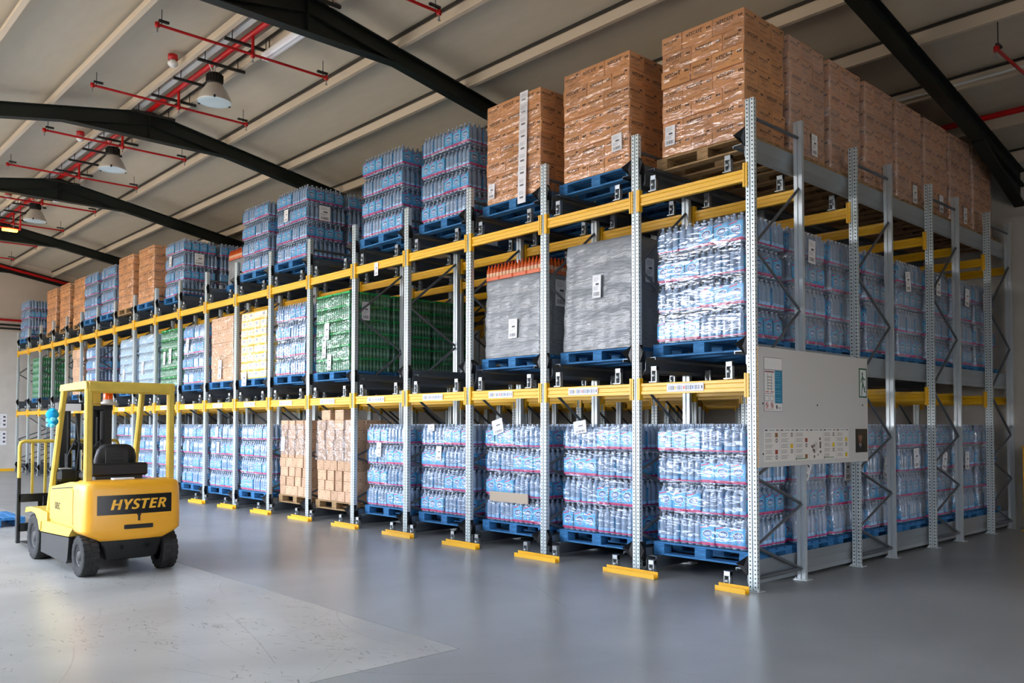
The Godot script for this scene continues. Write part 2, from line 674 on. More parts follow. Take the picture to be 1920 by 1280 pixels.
func panel_print() -> Image:
	var im := newim(192, 208, Color(0.36, 0.72, 0.93))
	for y in 208:
		for x in 192:
			var d := Vector2(x - 96, y - 90).length() / 140.0
			im.set_pixel(x, y, Color(0.46, 0.83, 0.95).lerp(Color(0.10, 0.56, 0.83), clampf(d, 0, 1)))
	for i in 9:
		line(im, Vector2(8, 34 - i), Vector2(112, 12 - i), 2.0, Color(0.88, 0.12, 0.35))
	ellipse(im, 100, 92, 66, 44, Color(0.93, 0.97, 1.0), 0.0, 0.12)
	ellipse(im, 100, 92, 60, 39, Color(0.10, 0.16, 0.46), 0.0, 0.12)
	ellipse(im, 100, 96, 50, 28, Color(0.36, 0.62, 0.86), 0.0, 0.12)
	txt(im, "VERA", 56, 112, 38, Color(0.08, 0.12, 0.42), true, 0.1, 0.92)
	txt(im, "VERA", 54, 110, 38, Color(0.96, 0.98, 1.0), true, 0.1, 0.92)
	txt(im, "1,5l", 82, 166, 30, Color(0.88, 0.15, 0.40))
	for i in 5:
		ellipse(im, 20 + i * 9, 150 + (i % 3) * 13, 4, 4, Color(0.75, 0.93, 1.0), 0.6)
		ellipse(im, 150 + i * 7, 128 + (i % 2) * 20, 5, 5, Color(0.75, 0.93, 1.0), 0.6)
	rect(im, 0, 196, 192, 12, Color(0.86, 0.14, 0.40))
	return im


func kraft(w: int, h: int, c: Color, sd: int) -> Image:
	var im := newim(w, h, c)
	var f := FastNoiseLite.new()
	f.seed = sd
	f.frequency = 0.02
	f.fractal_octaves = 5
	for y in h:
		for x in w:
			var v := 1.0 + 0.05 * f.get_noise_2d(x * 0.5, y * 3.0)
			im.set_pixel(x, y, Color(c.r * v, c.g * v, c.b * v))
	return im


# left 2/3 (0..512) the long face, right (512..768) the end face, bottom row plain board
func coffee_print() -> Image:
	var im := kraft(768, 320, Color(0.90, 0.645, 0.42), 3)
	var ink := Color(0.16, 0.10, 0.07)
	txt(im, "NESCAFÉ", 60, 108, 74, ink, true, 0.0, 0.9)
	rect(im, 118, 50, 268, 5, ink)
	txt(im, "CLASSIC", 170, 158, 36, Color(0.30, 0.19, 0.12), false)
	for i in 3:
		rect(im, 418 + i * 26, 66, 20, 36, Color(0.28, 0.18, 0.11))
	lines(im, 330, 190, 150, 3, 10, Color(0.36, 0.24, 0.15), 5)
	rect(im, 0, 126, 512, 2, Color(0.68, 0.47, 0.29))
	txt(im, "NESCAFÉ", 530, 106, 44, ink, true, 0.0, 0.95)
	txt(im, "CLASSIC", 570, 140, 24, Color(0.30, 0.19, 0.12), false)
	lines(im, 560, 176, 150, 4, 9, Color(0.36, 0.24, 0.15), 6)
	rect(im, 700, 30, 40, 26, Color(0.28, 0.18, 0.11))
	return im


func plain_print() -> Image:
	var im := kraft(768, 320, Color(0.85, 0.70, 0.57), 8)
	var ink := Color(0.42, 0.29, 0.21)
	for x in [46, 420]:
		rect(im, x, 36, 44, 26, ink)
		rect(im, x + 6, 42, 32, 4, Color(0.80, 0.64, 0.51))
	rect(im, 232, 204, 56, 20, ink)
	lines(im, 180, 60, 150, 2, 12, ink, 9)
	rect(im, 560, 40, 30, 22, ink)
	rect(im, 690, 200, 34, 18, ink)
	rect(im, 0, 127, 768, 2, Color(0.70, 0.55, 0.42))
	return im


func milk_print() -> Image:
	var im := newim(256, 256, Color(0.93, 0.89, 0.78))
	rect(im, 0, 0, 256, 30, Color(0.96, 0.76, 0.12))
	rect(im, 0, 226, 256, 30, Color(0.97, 0.84, 0.36))
	for i in 4:
		rect(im, i * 64, 30, 2, 196, Color(0.84, 0.78, 0.62))
	rect(im, 90, 66, 84, 84, Color(0.72, 0.76, 0.82))
	rect(im, 104, 82, 56, 52, Color(0.34, 0.42, 0.60))
	ellipse(im, 132, 108, 18, 18, Color(0.90, 0.88, 0.80))
	lines(im, 60, 176, 140, 3, 12, Color(0.70, 0.62, 0.42), 3)
	return im


func waybill() -> Image:
	var im := newim(160, 256, Color(0.95, 0.95, 0.96))
	frame(im, 8, 8, 144, 240, 1, Color(0.6, 0.6, 0.62))
	lines(im, 18, 22, 110, 5, 11, Color(0.45, 0.45, 0.48), 11)
	rect(im, 60, 92, 60, 22, Color(0.35, 0.35, 0.38))
	lines(im, 18, 128, 120, 4, 12, Color(0.5, 0.5, 0.52), 12)
	var x := 22
	var r := RandomNumberGenerator.new()
	r.seed = 5
	while x < 136:
		var w := r.randi_range(1, 4)
		rect(im, x, 190, w, 44, Color(0.2, 0.2, 0.22))
		x += w + r.randi_range(1, 4)
	return im


func waybill_long() -> Image:
	var im := newim(64, 1024, Color(0.94, 0.94, 0.95))
	for i in 9:
		lines(im, 10, 20 + i * 112, 44, 4, 9, Color(0.55, 0.55, 0.58), 20 + i)
		rect(im, 16, 68 + i * 112, 30, 16, Color(0.45, 0.45, 0.48))
	return im


func sticker() -> Image:
	var im := newim(384, 64, Color(0.95, 0.95, 0.96))
	frame(im, 3, 3, 378, 58, 2, Color(0.55, 0.55, 0.6))
	var r := RandomNumberGenerator.new()
	r.seed = 15
	for b in 4:
		var x := 14 + b * 92
		var e := x + 62
		while x < e:
			var w := r.randi_range(1, 4)
			rect(im, x, 16, w, 34, Color(0.2, 0.24, 0.32))
			x += w + r.randi_range(1, 4)
		rect(im, e + 8, 20, 12, 26, [Color(0.85, 0.7, 0.1), Color(0.8, 0.2, 0.15), Color(0.25, 0.45, 0.7), Color(0.3, 0.3, 0.35)][b])
	return im


# ---------------------------------------------------------------- building shell

func roof_y(z: float, off := 0.0) -> float:
	return RY + off - RS * absf(z - RZ)


func roof_slab(b: MB, x0: float, x1: float, z0: float, z1: float, th := 0.12) -> void:
	var pa := Vector3(x0, roof_y(z0, 0.235), z0)
	var pb := Vector3(x1, roof_y(z0, 0.235), z0)
	var pc := Vector3(x1, roof_y(z1, 0.235), z1)
	var pd := Vector3(x0, roof_y(z1, 0.235), z1)
	var up := Vector3(0, th, 0)
	b.qo(pa, pb, pc, pd, Vector3.DOWN)
	b.qo(pa + up, pb + up, pc + up, pd + up, Vector3.UP)
	b.qo(pa, pd, pd + up, pa + up, Vector3.LEFT)
	b.qo(pb, pc, pc + up, pb + up, Vector3.RIGHT)
	b.qo(pd, pc, pc + up, pd + up, Vector3(0, 0, 1))
	b.qo(pa, pb, pb + up, pa + up, Vector3(0, 0, -1))


func build_shell() -> void:
	var b := MB.new()
	b.bb(Vector3(WL - 0.2, -0.3, WB - 0.2), Vector3(WR + 0.2, 0, 3.405))
	b.bb(Vector3(-0.292, -0.3, 3.405), Vector3(WR + 0.2, 0, WF + 0.2))
	struct("floor", b, M.floor_dark)
	b = MB.new()
	b.bb(Vector3(WL - 0.2, -0.3, 3.413), Vector3(-0.3, 0.0, WF + 0.2))
	struct("floor_slab", b, M.floor_light)
	# roof sheets: rack-side slope whole, open-side slope with an added row of rooflights over the aisle behind the camera
	var zr: float = RZ - (RZ - WB + 0.3)
	b = MB.new()
	roof_slab(b, WL - 0.3, WR + 0.3, zr, RZ)
	struct("ceiling", b, M.ceiling)
	b = MB.new()
	roof_slab(b, WL - 0.3, WR + 0.3, RZ, SKY[0])
	roof_slab(b, WL - 0.3, WR + 0.3, SKY[1], WF + 0.3)
	var xa := WL - 0.3
	for k in 6:
		var xb: float = -25.6 + k * RSP
		roof_slab(b, xa, xb, SKY[0], SKY[1])
		xa = xb + SKY[2]
		var pane := MB.new()
		roof_slab(pane, xb + 0.003, xa - 0.003, SKY[0] + 0.003, SKY[1] - 0.003, 0.01)
		struct("added_window", pane, M.added_rooflight)
	roof_slab(b, xa, WR + 0.3, SKY[0], SKY[1])
	struct("ceiling", b, M.ceiling)
	# left gable: warm upper sheet over pale lower wall
	var gp := PackedVector2Array([Vector2(WB, 4.85), Vector2(WF, 4.85), Vector2(WF, roof_y(WF, 0.25)), Vector2(RZ, RY + 0.25), Vector2(WB, roof_y(WB, 0.25))])
	var turn := Transform3D(Basis(Vector3(0, 0, 1), Vector3(0, 1, 0), Vector3(-1, 0, 0)), Vector3.ZERO)
	b = MB.new()
	b.T = turn
	b.prism(gp, -WL, -WL + 0.2)
	struct("wall_left", b, M.wall_warm)
	b = MB.new()
	b.bb(Vector3(WL - 0.2, 0, WB), Vector3(WL + 0.03, 4.85, WF))
	struct("wall_left", b, M.wall)
	b = MB.new()
	b.bb(Vector3(WL + 0.03, 0, WB + 0.3), Vector3(WL + 0.05, 0.09, WF))
	struct("baseboard_left", b, M.yellow)
	# gable with the added light opening beside the camera
	b = MB.new()
	b.T = turn
	gp[0].y = SIDE_OPENING_H; gp[1].y = SIDE_OPENING_H
	b.prism(gp, -WR, -WR - 0.2)
	b.T = Transform3D.IDENTITY
	b.bb(Vector3(WR, 0, WB), Vector3(WR + 0.2, SIDE_OPENING_H, SIDE[0]))
	b.bb(Vector3(WR, 0, SIDE[1]), Vector3(WR + 0.2, SIDE_OPENING_H, WF))
	struct("wall_right", b, M.wall)
	# back wall: masonry to 5.1 m, sheet above
	b = MB.new()
	b.bb(Vector3(WL, 0, WB - 0.2), Vector3(WR, 4.95, WB + 0.2))
	struct("wall_back", b, M.wall)
	b = MB.new()
	b.bb(Vector3(WL, 4.95, WB - 0.2), Vector3(WR, roof_y(WB, 0.24), WB))
	struct("wall_back", b, M.wall)
	# front wall, behind the camera, with tall open doorways
	b = MB.new()
	var x := WL
	for d in DOORS:
		b.bb(Vector3(x, 0, WF), Vector3(d[0], TALL, WF + 0.2))
		x = d[1]
	b.bb(Vector3(x, 0, WF), Vector3(WR, TALL, WF + 0.2))
	for d in DOORS:
		b.bb(Vector3(d[0], 0, WF), Vector3(d[1], SILL, WF + 0.2))
	b.bb(Vector3(WL, TALL, WF), Vector3(WR, roof_y(WF, 0.24), WF + 0.2))
	struct("wall_front", b, M.wall)
	# pipes along the left wall
	b = MB.new()
	b.tube([Vector3(WL + 0.12, roof_y(WB + 0.4, -0.1), WB + 0.4), Vector3(WL + 0.12, RY - 0.1, RZ), Vector3(WL + 0.12, roof_y(WF, -0.1), WF)], 0.05, 8)
	tag(part("sprinkler_pipe", b, M.red), "thick red pipe running under the roof along the left end wall", "pipe")
	b = MB.new()
	b.tube([Vector3(WL + 0.09, 5.27, -0.75), Vector3(WL + 0.09, 5.27, WF)], 0.04, 8)
	tag(part("wall_pipe", b, M.red), "thin red pipe level across the left end wall beside the rack", "pipe")
	for i in 2:
		b = MB.new()
		b.tube([Vector3(WL + 0.07, 5.10 - i * 0.13, -0.65), Vector3(WL + 0.07, 5.10 - i * 0.13, WF)], 0.035, 8)
		tag(part("conduit", b, M.dark_steel), ["dark conduit just below the thin red pipe on the left end wall", "lower of the two dark conduits on the left end wall"][i], "conduit")
	# notices on the left wall
	for i in 2:
		b = MB.new()
		b.q(Vector3(WL + 0.036, 1.50 - i * 0.59, 0.62), Vector3(WL + 0.036, 1.50 - i * 0.59, 0.17), Vector3(WL + 0.036, 1.99 - i * 0.59, 0.17), Vector3(WL + 0.036, 1.99 - i * 0.59, 0.62))
		b.bb(Vector3(WL + 0.031, 1.50 - i * 0.59, 0.17), Vector3(WL + 0.035, 1.99 - i * 0.59, 0.62))
		tag(part("notice", b, M.notice), ["upper white printed notice on the left end wall", "lower white printed notice on the left end wall"][i], "notice")


func rafter(x: float, label: String) -> void:
	var t := thing("roof_rafter", label, "rafter", Vector3(x, 0, 0), 0.0, "dark green portal rafters")
	var turn := Transform3D(Basis(Vector3(0, 0, -1), Vector3(0, 1, 0), Vector3(1, 0, 0)), Vector3.ZERO)
	for s in [-1.0, 1.0]:
		var zt: float = RZ + s * (WF - RZ)
		var web := MB.new()
		var fl := MB.new()
		for k in [[0.0, 0.012, 0.085, fl], [0.012, 0.238, 0.006, web], [0.238, 0.25, 0.085, fl]]:
			web.T = turn
			fl.T = turn
			var p := PackedVector2Array([Vector2(-RZ, RY - k[0]), Vector2(-zt, roof_y(zt) - k[0]), Vector2(-zt, roof_y(zt) - k[1]), Vector2(-RZ, RY - k[1])])
			(k[3] as MB).prism(p, -k[2], k[2])
		part("web", web, M.rafter, t)
		part("flange", fl, M.rafter, t)
		# haunch at the eaves
		var h := MB.new()
		h.T = turn
		var ze: float = RZ + s * (WF - RZ - 1.9)
		h.prism(PackedVector2Array([Vector2(-ze, roof_y(ze) - 0.24), Vector2(-zt, roof_y(zt) - 0.24), Vector2(-zt, roof_y(zt) - 0.56)]), -0.006, 0.006)
		var d := Vector2(-zt + ze, roof_y(zt) - 0.56 - roof_y(ze) + 0.27)
		h.prism(PackedVector2Array([Vector2(-ze, roof_y(ze) - 0.24), Vector2(-zt, roof_y(zt) - 0.55), Vector2(-zt, roof_y(zt) - 0.565), Vector2(-ze, roof_y(ze) - 0.285)]), -0.085, 0.085)
		part("eaves_haunch", h, M.rafter, t)
	var a := MB.new()
	a.T = turn
	a.prism(PackedVector2Array([Vector2(-RZ - 1.40, 6.938), Vector2(-RZ + 1.40, 6.938), Vector2(-RZ, RY - 0.24)]), -0.006, 0.006)
	a.prism(PackedVector2Array([Vector2(-RZ - 1.46, 6.924), Vector2(-RZ + 1.46, 6.924), Vector2(-RZ + 1.40, 6.940), Vector2(-RZ - 1.40, 6.940)]), -0.085, 0.085)
	a.prism(PackedVector2Array([Vector2(-RZ - 0.008, 6.93), Vector2(-RZ + 0.008, 6.93), Vector2(-RZ + 0.008, RY - 0.01), Vector2(-RZ - 0.008, RY - 0.01)]), -0.085, 0.085)
	part("apex_haunch", a, M.rafter, t)


func build_roof_steel() -> void:
	for k in range(-1, 5):
		var lab: String = ["dark green rafter over the open rack end with the notice board", "dark green rafter running behind the carton stack with the paper strip", "dark green rafter between the nearest and the middle high-bay lamp", "dark green rafter between the middle and the farthest high-bay lamp", "farthest dark green rafter, beside the lit exit lamp", "dark green rafter beyond the open rack end"][k]
		rafter(RX1 - RSP * k, lab)
	# purlins: Z sections sitting on the rafters
	var zs := [2.02, 3.3, 4.65, 5.95, 7.25, 8.55, 9.85, 1.27, 0.10, -1.20, -2.50, -3.80, -5.10, -6.40, -7.6]
	for i in zs.size():
		var z: float = zs[i]
		var right := z < RZ
		var y := roof_y(z)
		var m := MB.new()
		m.T = Transform3D(Basis(Vector3(0, 0, -1), Vector3(0, 1, 0), Vector3(1, 0, 0)), Vector3(0, y, z))
		var hgt := 0.182
		var wd := 0.065
		m.prism(PackedVector2Array([Vector2(-wd, 0), Vector2(0.004, 0), Vector2(0.004, hgt - 0.006), Vector2(wd, hgt - 0.006), Vector2(wd, hgt), Vector2(-0.004, hgt), Vector2(-0.004, 0.006), Vector2(-wd + 0.005, 0.006), Vector2(-wd + 0.005, 0.022), Vector2(-wd, 0.022)]), WL + 0.04, WR - 0.04)
		var n := (i - 7) if right else i
		var t := thing("purlin", "beige steel roof purlin, %s from the ridge on the %s roof slope" % [ORD[n], "rack-side" if right else "open-side"], "purlin", Vector3.ZERO, 0.0, "roof purlins")
		part("purlin_profile", m, M.purlin, t)
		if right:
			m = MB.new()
			m.bb(Vector3(WL + 0.05, y + 0.184, z + 0.02), Vector3(WR - 0.05, y + 0.208, z + 0.062))  # dark strip standing in for the shadow between purlin and roof sheet
			part("gap_shade_strip", m, M.dark_steel, t)


func sprinkler_branch(x: float, label: String, z0: float, z1: float, mid := true, y := 7.15) -> void:
	var t := thing("sprinkler_branch", label, "sprinkler pipe", Vector3(x, 0, 0), 0.0, "red sprinkler branch pipes")
	var b := MB.new()
	b.tube([Vector3(0, y, z0), Vector3(0, y, z1)], 0.021, 8)
	part("pipe", b, M.red, t)
	if mid:
		b = MB.new()
		b.tube([Vector3(0, y, RZ), Vector3(0, 7.45, RZ)], 0.024, 8)
		b.lathe([Vector2(0, -0.05), Vector2(0.033, -0.045), Vector2(0.038, 0), Vector2(0.033, 0.045), Vector2(0, 0.05)], 8, Vector3(0, y, RZ))
		part("drop_pipe", b, M.red, t)
	for e in ([z0, z1, RZ] if mid else [z0, z1]):
		b = MB.new()
		b.lathe([Vector2(0, -0.04), Vector2(0.034, -0.035), Vector2(0.034, 0.03), Vector2(0, 0.035)], 8, Vector3(0, y, e))
		part("elbow", b, M.red, t)
		b = MB.new()
		b.lathe([Vector2(0, -0.115), Vector2(0.022, -0.112), Vector2(0.022, -0.105), Vector2(0.008, -0.10), Vector2(0.012, -0.06), Vector2(0.012, -0.03), Vector2(0, -0.03)], 8, Vector3(0, y, e))
		part("sprinkler_head", b, M.chrome, t)
	for e in [z0, z1]:
		b = MB.new()
		var s := -1.0 if e == z1 else 1.0
		b.bb(Vector3(-0.02, y + 0.05, e - 0.02), Vector3(0.02, y + 0.08, e - 0.16 * s))
		b.tube([Vector3(0, y + 0.02, e - 0.06 * s), Vector3(0, roof_y(e, 0.19), e - 0.06 * s)], 0.006, 5)
		part("hanger", b, M.dark_steel, t)


func build_ceiling_items() -> void:
	var b := MB.new()
	b.tube([Vector3(WL + 0.2, 7.47, RZ), Vector3(WR - 0.3, 7.47, RZ)], 0.045, 10)
	tag(part("sprinkler_main", b, M.red), "long red main pipe running along the roof ridge", "pipe")
	b = MB.new()
	b.bb(Vector3(WL + 0.2, 7.44, RZ + 0.16), Vector3(WR - 0.3, 7.49, RZ + 0.25), 0.006)
	tag(part("lighting_trunking", b, M.white_plastic), "white cable trunking along the ridge beside the red main pipe", "trunking")
	b = MB.new()
	b.bb(Vector3(WL + 0.2, 7.47, RZ - 0.22), Vector3(WR - 0.3, 7.50, RZ - 0.13), 0.006)
	tag(part("cable_tray", b, M.purlin), "beige cable tray along the ridge on the rack side of the red pipe", "cable tray")
	var n := 0
	for k in 22:
		var x := -3.6 - k * 0.98
		if absf(fposmod(x - RX1 + RSP * 0.5, RSP) - RSP * 0.5) < 0.15:
			continue
		var t := thing("tray_bracket", "dark channel bracket under the ridge pipes, %s from the camera end" % ORD[n], "bracket", Vector3(x, 7.335, RZ), 0.0, "dark brackets along the ridge")
		b = MB.new()
		b.bb(Vector3(-0.02, -0.02, -0.40), Vector3(0.02, 0.02, 0.38))
		part("channel", b, M.dark_steel, t)
		b = MB.new()
		for s in [-0.28, 0.26]:
			b.tube([Vector3(0, 0, s), Vector3(0, roof_y(RZ + s, 0.19) - 7.335, s)], 0.007, 5)
		part("hanger_rod", b, M.dark_steel, t)
		n += 1
	var bx := [-4.45, -7.38, -10.23, -13.1, -15.95, -19.0, -21.9, -24.8, -27.6]
	for i in bx.size():
		sprinkler_branch(bx[i], "red sprinkler branch pipe across the ridge, %s counting from the camera end" % ORD[i], 3.05, 0.40)
	sprinkler_branch(1.0, "lone red sprinkler pipe end beyond the rafter over the rack end", -3.9, -6.0, false, 6.17)
	b = MB.new()
	b.tube([Vector3(-26, 6.10, -6.1), Vector3(WR - 0.3, 6.10, -6.1)], 0.045, 10)
	tag(part("sprinkler_main", b, M.red), "thick red pipe along the lower roof behind the carton stacks", "pipe")
	b = MB.new()
	b.tube([Vector3(-20, 6.285, -5.0), Vector3(WR - 0.3, 6.285, -5.0)], 0.018, 8)
	tag(part("conduit", b, M.white_plastic), "thin pale conduit fixed along a purlin above the carton stacks", "conduit")
	# high-bay lamps
	var lx := [-8.69, -13.62, -19.55]
	for i in lx.size():
		var t := thing("highbay_lamp", "switched-off bell-shaped high-bay lamp with black cap, %s" % ["nearest of the three", "middle of the three", "farthest of the three, beside the exit lamp"][i], "lamp", Vector3(lx[i], 6.79, RZ + 0.02), 0.0, "high-bay lamps under the ridge")
		b = MB.new()
		b.lathe([Vector2(0.262, 0.0), Vector2(0.27, 0.012), Vector2(0.255, 0.05), Vector2(0.20, 0.17), Vector2(0.13, 0.27), Vector2(0.115, 0.30), Vector2(0.0, 0.305)], 28)
		b.lathe([Vector2(0.10, 0.28), Vector2(0.19, 0.165), Vector2(0.248, 0.05), Vector2(0.258, 0.012)].map(func(p): return p), 28)
		part("reflector", b, M.bell, t)
		b = MB.new()
		b.lathe([Vector2(0.0, 0.012), Vector2(0.15, 0.008), Vector2(0.262, 0.004), Vector2(0.262, 0.022), Vector2(0.0, 0.028)], 28)
		part("lens", b, M.lens, t)
		b = MB.new()
		b.lathe([Vector2(0.0, 0.29), Vector2(0.115, 0.29), Vector2(0.125, 0.31), Vector2(0.125, 0.44), Vector2(0.11, 0.46), Vector2(0.0, 0.46)], 20)
		for k in 20:
			var a := TAU * k / 20
			b.box(Vector3(cos(a) * 0.128, 0.38, sin(a) * 0.128), Vector3(0.012, 0.12, 0.012))
		part("ballast_cap", b, M.lift_black, t)
		b = MB.new()
		b.tube([Vector3(0, 0.46, 0), Vector3(0, 0.61, 0)], 0.012, 6)
		b.tube([Vector3(0, 0.47, 0.03), Vector3(0.05, 0.55, 0.1), Vector3(0.12, 0.62, 0.18)], 0.008, 6)
		part("hook", b, M.white_plastic, t)
		b = MB.new()
		for k in 3:
			var a := TAU * k / 3 + 0.4
			b.box(Vector3(cos(a) * 0.268, 0.012, sin(a) * 0.268), Vector3(0.03, 0.045, 0.03), 0.006)
		part("clip", b, M.lift_black, t)
	# fluorescent battens
	var fx := [-6.93, -18.3]
	for i in 2:
		var t := thing("fluorescent_batten", ["white fluorescent batten under the ridge, nearer one", "white fluorescent batten under the ridge, farther one near the exit lamp"][i], "lamp", Vector3(fx[i], 7.20, RZ - 0.29))
		b = MB.new()
		b.box(Vector3(0, 0.075, 0), Vector3(1.28, 0.05, 0.15), 0.012)
		part("housing", b, M.white_plastic, t)
		b = MB.new()
		b.T = Transform3D(Basis(Vector3(0, 0, 1), Vector3(0, 1, 0), Vector3(-1, 0, 0)), Vector3.ZERO)
		b.prism(PackedVector2Array([Vector2(-0.075, 0.05), Vector2(-0.07, 0.015), Vector2(-0.045, -0.005), Vector2(-0.012, -0.005), Vector2(0, 0.004), Vector2(0.012, -0.005), Vector2(0.045, -0.005), Vector2(0.07, 0.015), Vector2(0.075, 0.05)]), -0.625, 0.625)
		part("diffuser", b, M.diffuser, t)
		b = MB.new()
		for s in [-0.5, 0.5]:
			b.tube([Vector3(s, 0.1, 0), Vector3(s, 0.28, 0)], 0.008, 6)
		part("suspension", b, M.dark_steel, t)
	# smoke detectors
	var sx := [[-9.05, 2.2], [-13.9, 2.2], [-19.9, 2.2]]
	for i in 3:
		var y := roof_y(sx[i][1], 0.2)
		var t := thing("smoke_detector", "white smoke detector with red wire on the ceiling, %s" % ["nearest lamp side", "middle one", "farthest one"][i], "detector", Vector3(sx[i][0], y, sx[i][1]))
		b = MB.new()
		b.lathe([Vector2(0, -0.22), Vector2(0.04, -0.215), Vector2(0.075, -0.18), Vector2(0.08, -0.14), Vector2(0.05, -0.12), Vector2(0.05, -0.09), Vector2(0, -0.09)], 16)
		part("sensor", b, M.white_plastic, t)
		b = MB.new()
		b.lathe([Vector2(0, -0.1), Vector2(0.075, -0.1), Vector2(0.075, -0.02), Vector2(0, 0.0)], 16)
		part("mounting_base", b, M.red, t)
	# lit exit lamp at the far rafter
	var t := thing("exit_lamp", "small glowing yellow exit lamp in a red frame near the farthest rafter", "lamp", Vector3(-20.75, 6.72, RZ + 0.33))
	b = MB.new()
	b.box(Vector3(0, 0, 0), Vector3(0.10, 0.07, 0.36), 0.012)
	part("lamp_glass", b, M.exit_glow, t)
	b = MB.new()
	b.bb(Vector3(-0.07, 0.035, -0.25), Vector3(0.07, 0.06, 0.25), 0.005)
	b.bb(Vector3(-0.07, 0.06, -0.25), Vector3(0.07, 0.30, -0.225), 0.005)
	b.tube([Vector3(0, 0.3, -0.24), Vector3(0, 0.85, -0.24)], 0.01, 6)
	part("bracket", b, M.red, t)
	var l := OmniLight3D.new()
	l.name = "exit_lamp_light"
	t.add_child(l, true)
	l.position = Vector3(0.1, -0.09, 0)
	l.light_color = Color(1, 0.85, 0.4)
	l.light_energy = 0.15
	l.omni_range = 12.0
	l.omni_attenuation = 2.0
	l.light_size = 0.06
	l.shadow_enabled = true


# ---------------------------------------------------------------- racking

func row_z(k: int) -> float:
	return -((k / 2) * 2.183 + (k % 2) * 1.0036)


func upright_mesh(slotted: bool) -> ArrayMesh:
	var key := "upright%s" % slotted
	if cache.has(key):
		return cache[key]
	var b := MB.new()
	var pl := MB.new()
	var h := TOPY
	var vr := h / 0.082
	var f := b if slotted else pl
	f.q(Vector3(-0.047, 0, 0), Vector3(-0.008, 0, 0), Vector3(-0.008, h, 0), Vector3(-0.047, h, 0), Rect2(0, 0, 0.46, vr))
	f.q(Vector3(0.008, 0, 0), Vector3(0.047, 0, 0), Vector3(0.047, h, 0), Vector3(0.008, h, 0), Rect2(0.54, 0, 0.46, vr))
	pl.q(Vector3(-0.008, 0, 0), Vector3(-0.005, 0, -0.012), Vector3(-0.005, h, -0.012), Vector3(-0.008, h, 0))
	pl.q(Vector3(-0.005, 0, -0.012), Vector3(0.005, 0, -0.012), Vector3(0.005, h, -0.012), Vector3(-0.005, h, -0.012))
	pl.q(Vector3(0.005, 0, -0.012), Vector3(0.008, 0, 0), Vector3(0.008, h, 0), Vector3(0.005, h, -0.012))
	for s in [-1.0, 1.0]:
		var sd := b if slotted else pl
		sd.qo(Vector3(0.047 * s, 0, 0), Vector3(0.047 * s, 0, -0.04), Vector3(0.047 * s, h, -0.04), Vector3(0.047 * s, h, 0), Vector3(s, 0, 0), Rect2(0.0, 0, 0.5, vr))
		pl.qo(Vector3(0.047 * s, 0, -0.04), Vector3(0.03 * s, 0, -0.05), Vector3(0.03 * s, h, -0.05), Vector3(0.047 * s, h, -0.04), Vector3(s, 0, -1))
		pl.qo(Vector3(0.03 * s, 0, -0.05), Vector3(0.03 * s, 0, -0.075), Vector3(0.03 * s, h, -0.075), Vector3(0.03 * s, h, -0.05), Vector3(s, 0, 0))
		pl.qo(Vector3(0.03 * s, 0, -0.075), Vector3(0.012 * s, 0, -0.075), Vector3(0.012 * s, h, -0.075), Vector3(0.03 * s, h, -0.075), Vector3(0, 0, -1))
		pl.qo(Vector3(0.012 * s, 0, -0.075), Vector3(0.012 * s, 0, -0.02), Vector3(0.012 * s, h, -0.02), Vector3(0.012 * s, h, -0.075), Vector3(-s, 0, 0))
	pl.q(Vector3(0.012, 0, -0.02), Vector3(-0.012, 0, -0.02), Vector3(-0.012, h, -0.02), Vector3(0.012, h, -0.02))
	pl.q(Vector3(-0.047, h, 0), Vector3(0.047, h, 0), Vector3(0.03, h, -0.075), Vector3(-0.03, h, -0.075))
	var m := mesh([[b, M.upright], [pl, M.galv]])
	cache[key] = m
	return m


func make_frame() -> Node3D:
	var t := thing("upright_frame", "x", "rack frame")
	put("upright", upright_mesh(true), t)
	put("upright", upright_mesh(false), t, Vector3(0, 0, -0.93))
	var b := MB.new()
	b.box(Vector3(0, 0.004, 0), Vector3(0.15, 0.008, 0.13))
	for s in [-0.058, 0.058]:
		b.lathe([Vector2(0.012, 0), Vector2(0.012, 0.02), Vector2(0, 0.022)], 6, Vector3(s, 0.004, 0.04))
	part("foot_plate", b, M.galv, t, Vector3(0, 0, -0.035))
	put("foot_plate", (t.get_child(2) as MeshInstance3D).mesh, t, Vector3(0, 0, -0.965))
	var nodes := [[1, 0.11], [0, 0.43], [1, 0.79], [0, 1.10], [1, 1.47], [0, 2.12], [1, 2.82], [0, 3.37], [1, 4.11]]
	var zz := [-0.045, -0.955]
	for i in nodes.size() - 1:
		b = MB.new()
		b.tube([Vector3(0.006 * (1 if i % 2 else -1), nodes[i][1], zz[nodes[i][0]]), Vector3(0.006 * (1 if i % 2 else -1), nodes[i + 1][1], zz[nodes[i + 1][0]])], 0.019, 4)
		part("brace", b, M.brace, t)
	for y in [0.12, 4.64]:
		b = MB.new()
		b.tube([Vector3(0, y, zz[0]), Vector3(0, y, zz[1])], 0.021, 4)
		part("brace", b, M.brace, t)
	return t


func dup(o: Node3D, at: Vector3, label: String, group := "") -> Node3D:
	var c: Node3D = o.duplicate()
	c.name = numbered(String(o.name).rstrip("0123456789_"))
	add_child(c, true)
	c.position = at
	c.set_meta("label", label)
	if group:
		c.set_meta("group", group)
	elif c.has_meta("group"):
		c.remove_meta("group")
	return c


func bay_words(b: int) -> String:
	return "%s bay from the notice board" % ORD[b]


